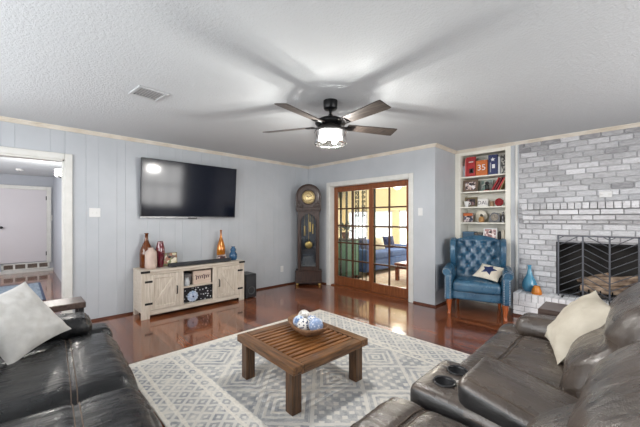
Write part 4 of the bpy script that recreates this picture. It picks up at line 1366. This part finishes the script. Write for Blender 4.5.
book('black and white patterned book at the right end of top shelf', 3.47, 3.535, z, .29, .17, photo_mat('black_white_pattern', [srgb(40, 40, 40), srgb(160, 158, 150), srgb(70, 68, 64)], 40), 0, .80)
z = SH[1]
m_brownframe = wood('greybrown_frame_wood', srgb(116, 98, 84), srgb(92, 76, 64), 0, .6)
picture('picture_frame', 'brown framed photo of people at the left of the second shelf', (3.02, .82, z), 0, .225, .20, .035, m_brownframe, photo_mat('people_photo', [srgb(60, 52, 54), srgb(196, 176, 168), srgb(110, 90, 96), srgb(230, 224, 226)], 30))
picture('picture_frame', 'pale green framed print behind the black figurine on second shelf', (3.22, .96, z), 0, .19, .19, .012, mat('sage_frame', srgb(170, 182, 172), None, rough=.5), photo_mat('pale_print', [srgb(176, 186, 182), srgb(120, 144, 136), srgb(206, 204, 196)], 25))
t = thing('figurine', 'small dark green and black figurine on the second shelf', 'figurine', (3.265, .84, z))
MB().lathe([(.035, 0), (.038, .01), (.03, .02), (.026, .06), (.034, .09), (.02, .105), (1e-5, .108)], (0, 0, 0), 18).build('body', mat('dark_green_glaze', srgb(26, 44, 36), srgb(14, 20, 18), 20, rough=.3), t)
MB().sphere((0, 0, .125), .028, 10).build('head', m_black, t)
MB().lathe([(.05, 0), (.052, .012), (.036, .016)], (0, 0, 0), 18).build('base', mat('red_base', srgb(150, 54, 44), None, rough=.5), t)
for lab, xx, m, h in (('leaning red book left of the pair on second shelf', 3.345, red, .215), ('leaning dark red book between red and tan books', 3.385, mat('dark_red_cover', srgb(104, 22, 30), None, rough=.5), .215), ('leaning bright red book with white edge on second shelf', 3.425, mat('bright_red_cover', srgb(190, 34, 44), None, rough=.5), .21)):
    book(lab, xx - .011, xx + .011, z + .003, h, .16, m, R(28), .80)
book('leaning tan book at the right end of the second shelf', 3.448, 3.466, z + .003, .19, .16, mat('tan_cover', srgb(160, 132, 92), None, rough=.6), R(24), .80)
z = SH[2]
picture('picture_frame', 'olive brown frame behind the white mug on the third shelf', (2.99, .92, z), 0, .20, .165, .03, wood('olive_frame_wood', srgb(128, 114, 84), srgb(100, 88, 64), 0, .6), photo_mat('dim_photo', [srgb(90, 76, 84), srgb(150, 120, 120), srgb(64, 54, 60)], 22))
t = vase('mug', 'white flared cup in front of the olive frame on third shelf', 'cup', 2.965, .82, z,
     [(.022, 0), (.026, .004), (.022, .014), (.028, .04), (.038, .085), (.041, .092), (.037, .092), (.026, .05), (1e-5, .03)], m_white, 22)
MB().tube([(.03, 0, .07), (.055, 0, .075), (.06, 0, .05), (.045, 0, .03), (.026, 0, .03)], .005, 8).build('handle', m_white, t)
t = thing('block_sign', 'white block sign with dark letters on the third shelf', 'sign', (3.205, .83, z))
bx(-.075, .075, 0, .035, 0, .125, .003).build('block', mat('white_sign_paint', srgb(222, 220, 216), None, rough=.6), t)
flat_text('lettering', 'DAL', .082, mat('dark_plum_letters', srgb(66, 54, 74), None, rough=.6), t, (0, -.0012, .06), (R(90), 0, 0))
t = thing('tan_box', 'small tan carved box left of the red plate on third shelf', 'box', (3.335, .83, z))
bx(-.026, .026, 0, .05, 0, .065, .004).build('body', wood('tan_box_wood', srgb(170, 142, 112), srgb(130, 104, 80), 2, .7), t)
bx(-.028, .028, -.002, .052, .065, .08, .004).build('lid', wood('tan_lid_wood', srgb(156, 126, 98), srgb(120, 94, 70), 0, .7), t)
t = thing('decorative_plate', 'round red plate standing upright at right of third shelf', 'plate', (3.44, .84, z))
MB().lathe([(1e-5, .01), (.03, .01), (.045, .006), (.058, .016), (.06, .012), (.046, -.004), (1e-5, -.004)], (0, 0, .062), 32, axis='y').build('plate_body', mat('red_glaze', srgb(160, 14, 24), srgb(130, 10, 20), 9, rough=.5, spec=.3), t)
MB().tube([(.035 * math.cos(PI * q / 8), -.016, .062 + .035 * math.sin(PI * q / 8)) for q in range(16)], .002, 5, True).build('rim_ring', mat('dark_red_line', srgb(96, 10, 20), None, rough=.4), t)
MB().box(-.03, .03, -.018, .03, 0, .008, .002).box(-.02, .02, .008, .014, .0, .06).build('stand', m_clockwood, t)
z = SH[3]
t = picture('picture_frame', 'orange topped framed photo at the left of the fourth shelf', (2.985, .83, z), 0, .165, .155, .01, m_brownframe, photo_mat('team_photo', [srgb(50, 56, 84), srgb(196, 186, 186), srgb(84, 70, 76), srgb(34, 40, 62)], 34))
bx(-.07, .07, -.012, -.008, .105, .145, .001).build('banner', mat('orange_banner', srgb(190, 98, 48), None, rough=.6), t)
t = thing('decorative_plate', 'large white round plate standing behind the tan figurine', 'plate', (3.145, .95, z))
MB().lathe([(1e-5, .008), (.06, .008), (.07, .004), (.096, .016), (.098, .012), (.07, -.004), (1e-5, -.004)], (0, 0, .099), 36, axis='y').build('plate_body', mat('cream_plate', srgb(222, 216, 200), srgb(206, 198, 180), 10, rough=.3), t)
MB().box(-.04, .04, -.02, .04, 0, .006, .002).build('stand', m_clockwood, t)
t = thing('figurine', 'tan and dark bird figurine in front of the white plate', 'figurine', (3.185, .84, z))
MB().lathe([(.03, 0), (.04, .012), (.044, .04), (.036, .075), (.02, .092), (1e-5, .095)], (0, 0, 0), 18).build('body', mat('tan_wood_body', srgb(184, 142, 88), srgb(150, 108, 62), 12, rough=.5), t)
MB().sphere((0, 0, .11), .024, 10).lathe([(1e-5, 0), (.01, .001), (.0, .02)], (0, 0, 0), 4).build('head', mat('dark_olive', srgb(60, 56, 44), None, rough=.6), t)
t = thing('mantel_clock', 'grey arched mantel clock on the fourth shelf', 'clock', (3.37, .85, z))
a_ = MB(); a_.prism(arch(.075, 0, .075, .155), 0, .06, 'xz'); a_.build('case', mat('pewter_grey', srgb(96, 96, 98), srgb(60, 60, 62), 14, rough=.4, metal=.4), t)
MB().lathe([(1e-5, .004), (.05, .004), (.054, 0)], (0, 0, .08), 28, axis='y').build('dial', mat('aged_dial', srgb(170, 160, 146), srgb(130, 122, 112), 9, rough=.5), t)
MB().box(-.002, .002, -.008, -.005, .08, .12).box(-.0, .03, -.008, -.005, .078, .082).build('hands', m_black, t)
MB().box(-.082, .082, -.006, .066, 0, .014, .003).build('base', m_black, t)
t = thing('figurine', 'black and silver figurine at right end of the fourth shelf', 'figurine', (3.49, .84, z))
MB().lathe([(.026, 0), (.03, .008), (.02, .03), (.026, .07), (.022, .11), (.012, .125), (1e-5, .126)], (0, 0, 0), 16).build('body', mat('black_silver', srgb(60, 60, 64), srgb(150, 150, 152), 26, rough=.3, metal=.5), t)
MB().sphere((0, 0, .142), .02, 10).build('head', m_chrome, t)
z = SH[4]
t = thing('storage_box', 'slate blue storage box at the left of the fifth shelf', 'box', (2.99, .90, z))
bx(-.085, .085, -.09, .09, 0, .10, .004).build('body', mat('slate_blue_board', srgb(76, 106, 130), srgb(64, 92, 116), 6, rough=.7), t)
bx(-.088, .088, -.093, .093, .085, .112, .004).build('lid', mat('slate_blue_lid', srgb(84, 114, 138), None, rough=.7), t)
picture('picture_frame', 'small dark framed photo left of the white sign on fifth shelf', (3.13, .84, z), 0, .13, .105, .012, m_black, photo_mat('dark_photo', [srgb(60, 52, 46), srgb(110, 92, 72), srgb(40, 36, 34)], 40))
picture('picture_frame', 'white framed pink toned photo behind the blue chair top', (3.315, .82, z), 0, .195, .175, .016, m_white, photo_mat('pink_photo', [srgb(206, 178, 172), srgb(120, 76, 78), srgb(160, 110, 108), srgb(228, 214, 210)], 34))
vase('candle_jar', 'dark candle jar beside the white framed photo on fifth shelf', 'candle', 3.442, .84, z, [(.02, 0), (.022, .004), (.022, .11), (.018, .115), (.018, .125), (1e-5, .126)], m_black, 16)
vase('candle_jar', 'cream candle jar at the right end of fifth shelf', 'candle', 3.495, .83, z, [(.024, 0), (.026, .004), (.026, .13), (.02, .14), (.02, .15), (1e-5, .151)], m_canvas, 16)

# ================================================================== BLUE WING CHAIR
t = thing('wingback_chair', 'blue leather button tufted wingback armchair in front of the bookcase', 'armchair', (3.395, -.03, 0), R(16))
# local: front is -y
SWD = .60
def seat_fn(u, p, n):
    if u[2] > .2: p = p + Vector((0, 0, .02 * (1 - u[0] ** 2) * (1 - u[1] ** 2)))
    return p
MB().rbox((0, .28, .27), (SWD + .02, .56, .14), .03, 8).build('seat_rail', m_blueleather, t)
MB().rbox((0, .25, .385), (SWD - .01, .58, .15), .05, 14, seat_fn).build('seat_cushion', m_blueleather, t)
# tufted back
NB, NH = 44, 44
bw0, bw1, bh0, bh1 = .29, .315, .40, 1.06
btn = []
for r_ in range(5):
    zz = .53 + r_ * .105
    for c_ in range(4 if r_ % 2 == 0 else 3):
        btn.append(((c_ - (1.5 if r_ % 2 == 0 else 1)) * .145, zz))
def back_pt(x, z):
    f = (z - bh0) / (bh1 - bh0)
    y = .50 + .10 * f
    bulge = .05 * (1 - (x / .34) ** 4) * min(1, (1.06 - z) / .06 if z > 1.0 else 1)
    dent = 0
    for bxx, bz_ in btn:
        d2 = (x - bxx) ** 2 + (z - bz_) ** 2
        dent += .046 * math.exp(-d2 / .0011)
        # diagonal pleats between neighbouring buttons
    for bxx, bz_ in btn:
        for s_ in (-1, 1):
            ax, az_ = s_ * .0725, .105
            tt = max(0, min(1, ((x - bxx) * ax + (z - bz_) * az_) / (ax * ax + az_ * az_)))
            if not any(abs(b[0] - (bxx + ax)) < .01 and abs(b[1] - (bz_ + az_)) < .01 for b in btn): continue
            dx, dz_ = x - bxx - tt * ax, z - bz_ - tt * az_
            dent = max(dent, max(0, .020) * math.exp(-(dx * dx + dz_ * dz_) / .0002))
    return y - bulge + dent
def top_z(x): return bh1 - .045 * (abs(x) / .31) ** 2.2 + .012 * math.cos(x / .31 * PI)
vs, fs = [], []
for i in range(NB + 1):
    for j in range(NH + 1):
        f = j / NH; hw_ = bw0 + (bw1 - bw0) * f
        x = (-1 + 2 * i / NB) * hw_; z = bh0 + (top_z(x) - bh0) * f
        vs.append((x, back_pt(x, z), z))
K = len(vs)
for i in range(NB + 1):
    for j in range(NH + 1):
        x, y, z = vs[i * (NH + 1) + j]; f = j / NH
        vs.append((x, .56 + .12 * f, z - .01 * f))
g = lambda i, j: i * (NH + 1) + j
for i in range(NB):
    for j in range(NH):
        fs.append((g(i, j), g(i + 1, j), g(i + 1, j + 1), g(i, j + 1)))
        fs.append((K + g(i, j), K + g(i, j + 1), K + g(i + 1, j + 1), K + g(i + 1, j)))
for i in range(NB):
    fs.append((g(i, NH), g(i + 1, NH), K + g(i + 1, NH), K + g(i, NH))); fs.append((g(i + 1, 0), g(i, 0), K + g(i, 0), K + g(i + 1, 0)))
for j in range(NH):
    fs.append((g(0, j + 1), K + g(0, j + 1), K + g(0, j), g(0, j))); fs.append((g(NB, j), K + g(NB, j), K + g(NB, j + 1), g(NB, j + 1)))
bk = MB().add(vs, fs, True).build('tufted_backrest', m_blueleather, t)
m_btn = leather('dark_blue_leather_button', srgb(22, 50, 74), srgb(30, 62, 90), .3, .1)
for bxx, bz_ in btn:
    MB().sphere((bxx, back_pt(bxx, bz_) - .003, bz_), .013, 8).build('button', m_btn, bk)
for s_ in (-1, 1):
    # wing: padded panel that sweeps forward from the back above the arm
    wg = MB(); outl = []
    wing = [(.60, 1.035), (.47, 1.035), (.36, 1.0), (.305, .93), (.30, .82), (.325, .72), (.37, .64), (.44, .58), (.60, .56)]
    pts_in = [(s_ * .305, y_, z_) for y_, z_ in wing]; 
    vs, fs = [], []
    n_ = len(wing)
    cyc = .46; czc = .81
    for lay, (xo, sc_) in enumerate(((.292, .93), (.288, 1.0), (.315, 1.03), (.355, 1.0), (.36, .94))):
        for y_, z_ in wing:
            vs.append((s_ * (xo + .015 * (z_ - .7)), cyc + (y_ - cyc) * sc_, czc + (z_ - czc) * sc_))
    for l_ in range(4):
        for q in range(n_):
            a, b = l_ * n_ + q, l_ * n_ + (q + 1) % n_
            f_ = (a, b, b + n_, a + n_); fs.append(f_ if s_ < 0 else f_[::-1])
    fs.append(tuple(range(n_))); fs.append(tuple(range(4 * n_, 5 * n_))[::-1])
    wm = wg.add(vs, fs, True).build('wing', m_blueleather, t)
    md = wm.modifiers.new('sub', 'SUBSURF'); md.levels = 2; md.render_levels = 2
    # rolled arm
    ab = MB(); ab.rbox((s_ * .348, .26, .375), (.105, .58, .37), .03, 8)
    ar = ab.build('arm', m_blueleather, t)
    rl = MB(); rl.tube([(s_ * .368, y_, .575 + .012 * math.sin((y_ + .05) * 4)) for y_ in [-.045 + .62 * q / 12 for q in range(13)]], [.05, .064] + [.066] * 10 + [.05], 18)
    rl.build('arm_roll', m_blueleather, ar)
    # nailhead trim down the arm front
    fp = MB(); fp.rbox((s_ * .352, -.036, .375), (.085, .02, .345), .01, 6); fp.build('front_panel', m_blueleather, ar)
    m_nail = bpy.data.materials.get('antique_nailhead') or mat('antique_nailhead', (.55, .58, .62), None, rough=.3, metal=1)
    for sd in (-.032, .032):
        nh = MB()
        for q in range(15): nh.sphere((s_ * .352 + sd, -.046, .21 + q * .022), .0075, 6)
        nh.build('nailhead_trim', m_nail, ar)
    nh = MB()
    for q in range(10):
        a = PI * q / 9 * 1.1 - .1; nh.sphere((s_ * .368 + .053 * math.cos(a), -.048, .575 + .053 * math.sin(a)), .0052, 6)
    nh.build('nailhead_trim', m_nail, ar)
    # legs
    MB().tube([(s_ * .335, .02, .20), (s_ * .340, .012, .15), (s_ * .338, -.004, .10), (s_ * .334, -.004, .05), (s_ * .338, -.02, .012), (s_ * .338, -.022, 0)], [.036, .036, .028, .021, .024, .026], 12).build('front_leg', m_orangewood, t)
    MB().tube([(s_ * .27, .53, .20), (s_ * .275, .555, .09), (s_ * .28, .575, 0)], [.026, .022, .018], 10).build('rear_leg', m_orangewood, t)
# star cushion on the chair
pm = MB(); pm.M = Matrix.Rotation(R(-58), 4, 'X') @ Matrix.Rotation(R(12), 4, 'Y')
pm.pillow(.34, .30, .11, 24, 4, .008)
c, s_ = math.cos(R(16)), math.sin(R(16))
lx, ly, lz = .155, .235, .575
ob = pm.build('lumbar_cushion', m_canvas, None, (3.395 + lx * c - ly * s_, -.03 + lx * s_ + ly * c, lz)); ob.rotation_euler = (0, 0, R(2))
tag(ob, 'cream cushion with a navy star lying on the blue wingback chair', 'cushion')
bvh = pm.bvh()
def decal(poly_pts, name, m, parent, Mloc, off=.0015, n=10):
    """lay a flat emblem onto the front of a pillow (front is local -y)"""
    mb = MB(); vs, fs = [], []
    cx = sum(p[0] for p in poly_pts) / len(poly_pts); cz = sum(p[1] for p in poly_pts) / len(poly_pts)
    N = len(poly_pts); rings = 6
    def put(x, z):
        o = Mloc @ Vector((x, -.5, z)); d = (Mloc.to_3x3() @ Vector((0, 1, 0))).normalized()
        h = bvh.ray_cast(o, d)
        p = h[0] if h[0] is not None else Mloc @ Vector((x, 0, z))
        return p - d * off
    dense = []
    for q in range(N):
        a, b = poly_pts[q], poly_pts[(q + 1) % N]
        for e in range(5): dense.append((a[0] + (b[0] - a[0]) * e / 5, a[1] + (b[1] - a[1]) * e / 5))
    N = len(dense)
    vs.append(put(cx, cz))
    for r_ in range(1, rings + 1):
        for p in dense: vs.append(put(cx + (p[0] - cx) * r_ / rings, cz + (p[1] - cz) * r_ / rings))
    for q in range(N): fs.append((0, 1 + q, 1 + (q + 1) % N))
    for r_ in range(rings - 1):
        for q in range(N):
            a = 1 + r_ * N + q; b = 1 + r_ * N + (q + 1) % N
            fs.append((a, a + N, b + N, b))
    mb.add(vs, fs, True)
    return mb.build(name, m, parent)
decal(star(.105, 0.0, 0.0, .5, .15), 'star_emblem', m_navy, ob, pm.M)

# ================================================================== RECLINER SOFAS
def wr(x, y, s, ax=3.0, ay=16.0, amp=.006):
    a = noise.noise(Vector((x * ax, y * ay, s))) + .6 * noise.noise(Vector((x * ax * 2.1 + 4, y * ay * 1.9, s + 3)))
    return amp * a

def seat_mb(c, size, seed, seam, amp=.006, bulge=.03):
    """padded seat; local front +x, seam = distance of the stitched valley behind the front edge"""
    hx, hy = size[0] / 2, size[1] / 2
    def fn(u, p, n):
        e = (1 - u[0] ** 4) * (1 - u[1] ** 6)
        if u[2] > 0:
            dz = bulge * e * u[2] + wr(p[0], p[1], seed, 3, 17, amp) * max(0, u[2])
            dx = p[0] - (hx - seam)
            dz -= .016 * math.exp(-(dx / .018) ** 2) * u[2]
            p = p + Vector((0, 0, dz))
        if u[0] > .6:
            p = p + Vector((.018 * (1 - u[2] ** 2) * (1 - u[1] ** 4) + wr(p[2] * 2, p[1], seed + 9, 3, 20, amp * .8), 0, 0))
        return p
    return MB().rbox(c, size, .085, 34, fn)

def stitch(bvh, x, y0, y1, r=.0022, n=40):
    pts = []
    for q in range(n + 1):
        yy = y0 + (y1 - y0) * q / n
        h = bvh.ray_cast(Vector((x, yy, 2)), Vector((0, 0, -1)))
        if h[0] is not None: pts.append(h[0] + Vector((0, 0, r * .5)))
    return pts

def back_mb(c, size, seed, amp=.01, r=.12, lean=0.0, n=40):
    def fn(u, p, n_):
        k = wr(p[1], p[2], seed, 4, 10, amp) * 1.0
        p = p + n_ * k
        p = p + Vector((.03 * (1 - u[1] ** 4) * (1 - u[2] ** 2) * max(0, u[0]), 0, .015 * (1 - u[1] ** 2) * max(0, u[2])))
        if u[0] > 0: p.x -= .034 * u[0] * math.exp(-((p[2] - .05) / .045) ** 2) - .03 * u[0] * math.exp(-((p[2] + .09) / .09) ** 2) * (1 - u[1] ** 4)
        p.x -= lean * (p[2] + size[2] / 2)
        return p
    return MB().rbox(c, size, r, n, fn)

def recliner(name, label, loc, rz, m, mside, layout, far_end, seat_top=.47, depth=.62, seam=.20):
    """layout: list of ('arm'|'seat'|'console', width) along local y from the far end; front = +x.
    far_end = +1 if the far arm is at +y, -1 otherwise"""
    t = thing(name, label, 'sofa', loc, rz)
    total = sum(e[1] for e in layout); bo = depth - .62
    pos = 0
    x0, x1 = -.62, 0.0            # x1 = front of the seats
    lo, hi = sorted((0, -far_end * total))
    MB().rbox((-.50 - bo / 2, (lo + hi) / 2, .22), (.72 + bo, total - .04, .32), .04, 6).build('base', mside, t)
    for kk, ent in enumerate(layout):
        kind, w_ = ent[0], ent[1]; fx, fz, bf, bwid = ent[2:6] if len(ent) > 2 else (0, 0, 0, 0)
        a, b = sorted((-far_end * pos, -far_end * (pos + w_)))
        cy = (a + b) / 2; pos += w_
        if kind == 'arm':
            def afn(u, p, n_): return p + n_ * wr(p[0], p[2] * 1.0 + p[1], kk + 5, 8, 8, .004)
            ar = MB().rbox((-.42, cy, .25), (.86, w_, .46), .07, 14, afn).build('arm', m, t)
            pad = MB().rbox((-.46, cy, .505), (.68, w_ + .03, .15), .07, 20, lambda u, p, n_: p + n_ * wr(p[0], p[1], kk + 2, 9, 12, .005) + Vector((0, 0, .02 * (1 - u[0] ** 2) * max(0, u[2]))))
            pb = pad.bvh()
            pd = pad.build('arm_pad', m, ar)
            for off in (-.135, -.155):
                sp = []
                for q in range(17):
                    yy = cy - w_ * .5 + w_ * q / 16
                    h = pb.ray_cast(Vector((off, yy, 2)), Vector((0, 0, -1)))
                    if h[0] is not None: sp.append(h[0] + Vector((0, 0, .001)))
                if len(sp) > 2: MB().tube(sp, .0024, 5).build('stitching', m_stitch, pd)
        elif kind == 'seat':
            hgt = .30
            sm = seat_mb((fx - depth / 2, cy, seat_top + fz - hgt / 2), (depth, w_ - .004, hgt), kk * 3.7 + total, seam)
            sv = sm.bvh(); so = sm.build('seat', m, t)
            st = MB()
            for off in (-seam - .012, -seam + .012): st.tube(stitch(sv, off + fx, a + .02, b - .02), .0026, 5)
            st.build('seam_stitching', m_stitch, so)
            MB().rbox((fx - .03, cy, .22), (.10, w_ - .02, .26), .045, 12, lambda u, p, n_: p + n_ * wr(p[2], p[1], kk, 5, 14, .004)).build('footrest', m, t)
            back_mb((-.60 - bo + bf, cy + far_end * bwid / 2, .70), (.34, w_ - .006 + bwid, .60), kk * 2 + 7.7, .011, .14, .52).build('backrest', m, t)
        else:
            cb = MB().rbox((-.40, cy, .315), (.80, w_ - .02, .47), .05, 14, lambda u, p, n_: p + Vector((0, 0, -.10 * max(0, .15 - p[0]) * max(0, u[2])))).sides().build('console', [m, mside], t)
            hx_ = -.125
            cut = MB()
            for off in (-.075, .075): cut.cyl((hx_, cy + off, .48), (hx_, cy + off, .60), .0455, n=28)
            co = cut.build('cutter', m_black, t)
            bm_ = cb.modifiers.new('holes', 'BOOLEAN'); bm_.operation = 'DIFFERENCE'; bm_.object = co; bm_.solver = 'EXACT'
            bpy.context.view_layer.update()
            nm_ = bpy.data.meshes.new_from_object(cb.evaluated_get(bpy.context.evaluated_depsgraph_get()))
            cb.modifiers.clear(); cb.data = nm_; bpy.data.objects.remove(co)
            for off in (-.075, .075):
                MB().lathe([(.046, -.012), (.051, .001), (.049, .005), (.044, .005), (.042, -.004)], (hx_, cy + off, .5505), 28, cap=False).build('cup_holder_rim', m_blackgloss, cb)
                MB().lathe([(.0448, .002), (.0440, .002), (.0425, -.062), (.040, -.066), (1e-5, -.066)], (hx_, cy + off, .5505), 28, cap=False).build('cup_well', m_black, cb)
            lid = MB().rbox((-.475, cy, .575), (.52, w_ - .05, .14), .045, 16, lambda u, p, n_: p + Vector((0, 0, .012 * (1 - u[0] ** 2) * (1 - u[1] ** 2) * max(0, u[2]))) + n_ * wr(p[0], p[1], 3, 6, 6, .002) + Vector((0, 0, -.22 * (.25 - p[0]))))
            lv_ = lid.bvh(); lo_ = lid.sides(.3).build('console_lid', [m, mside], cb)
            for s_ in (-1, 1):
                sp = []
                for q in range(21):
                    xx = -.72 + .48 * q / 20
                    h = lv_.ray_cast(Vector((xx, cy + s_ * (w_ / 2 - .06), 2)), Vector((0, 0, -1)))
                    if h[0] is not None: sp.append(h[0] + Vector((0, 0, .001)))
                MB().tube(sp, .002, 5).build('stitching', m_stitch, lo_)
    bb = MB().rbox((-.98 - bo, (lo + hi) / 2, .50), (.16, total - .06, .80), .06, 8).build('back_panel', mside, t)
    return t

# right sofa: front faces -x, far end towards the fireplace
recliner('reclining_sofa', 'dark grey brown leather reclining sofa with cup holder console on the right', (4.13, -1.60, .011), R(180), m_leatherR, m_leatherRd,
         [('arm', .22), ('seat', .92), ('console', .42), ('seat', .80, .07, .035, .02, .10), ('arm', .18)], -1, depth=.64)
# left sofa: front faces +y, far end towards the TV wall
recliner('reclining_sofa', 'black leather reclining sofa in the left foreground', (1.80, -3.90, 0), R(90 - 3.2), m_leatherL, m_leatherL,
         [('arm', .26), ('seat', .98), ('seat', .84), ('arm', .24)], 1, depth=.78, seam=.27)

def end_table(label, loc, rz, w_, d_, h_):
    t = thing('side_table', label, 'side table', loc, rz)
    bx(-w_ / 2, w_ / 2, -d_ / 2, d_ / 2, h_ - .05, h_, .006).build('tabletop', m_greyboard, t)
    for a in (-1, 1):
        for b in (-1, 1): bx(a * (w_ / 2 - .03) - .018, a * (w_ / 2 - .03) + .018, b * (d_ / 2 - .03) - .018, b * (d_ / 2 - .03) + .018, 0, h_ - .05, .003).build('leg', m_black, t)
    bx(-w_ / 2 + .03, w_ / 2 - .03, -d_ / 2 + .03, d_ / 2 - .03, .14, .16).build('lower_shelf', m_greyboard, t)
    return t
end_table('narrow brown side table between black sofa and the hall doorway', (1.56, -4.34, 0), R(0), .26, .62, .63)
end_table('narrow brown side table at the far end of the grey sofa', (4.66, -1.40, 0), R(0), .62, .30, .62)

def throw(label, m, s, thick, loc, e, seed):
    pb = MB(); pb.pillow(s, s, thick, 30, seed, .014)
    o = pb.build('throw_pillow', m, None, loc); o.rotation_euler = e
    return tag(o, label, 'cushion')
throw('pale grey throw pillow propped on the black leather sofa', m_greyfab, .44, .15, (2.196, -4.43, .685), (R(-38.2), R(-8.5), R(136.2)), 2)
throw('beige throw pillow leaning against the back of the grey sofa', m_beigefab, .43, .17, (4.638, -2.068, .685), (R(-86.2), R(-52.4), R(13.8)), 5)
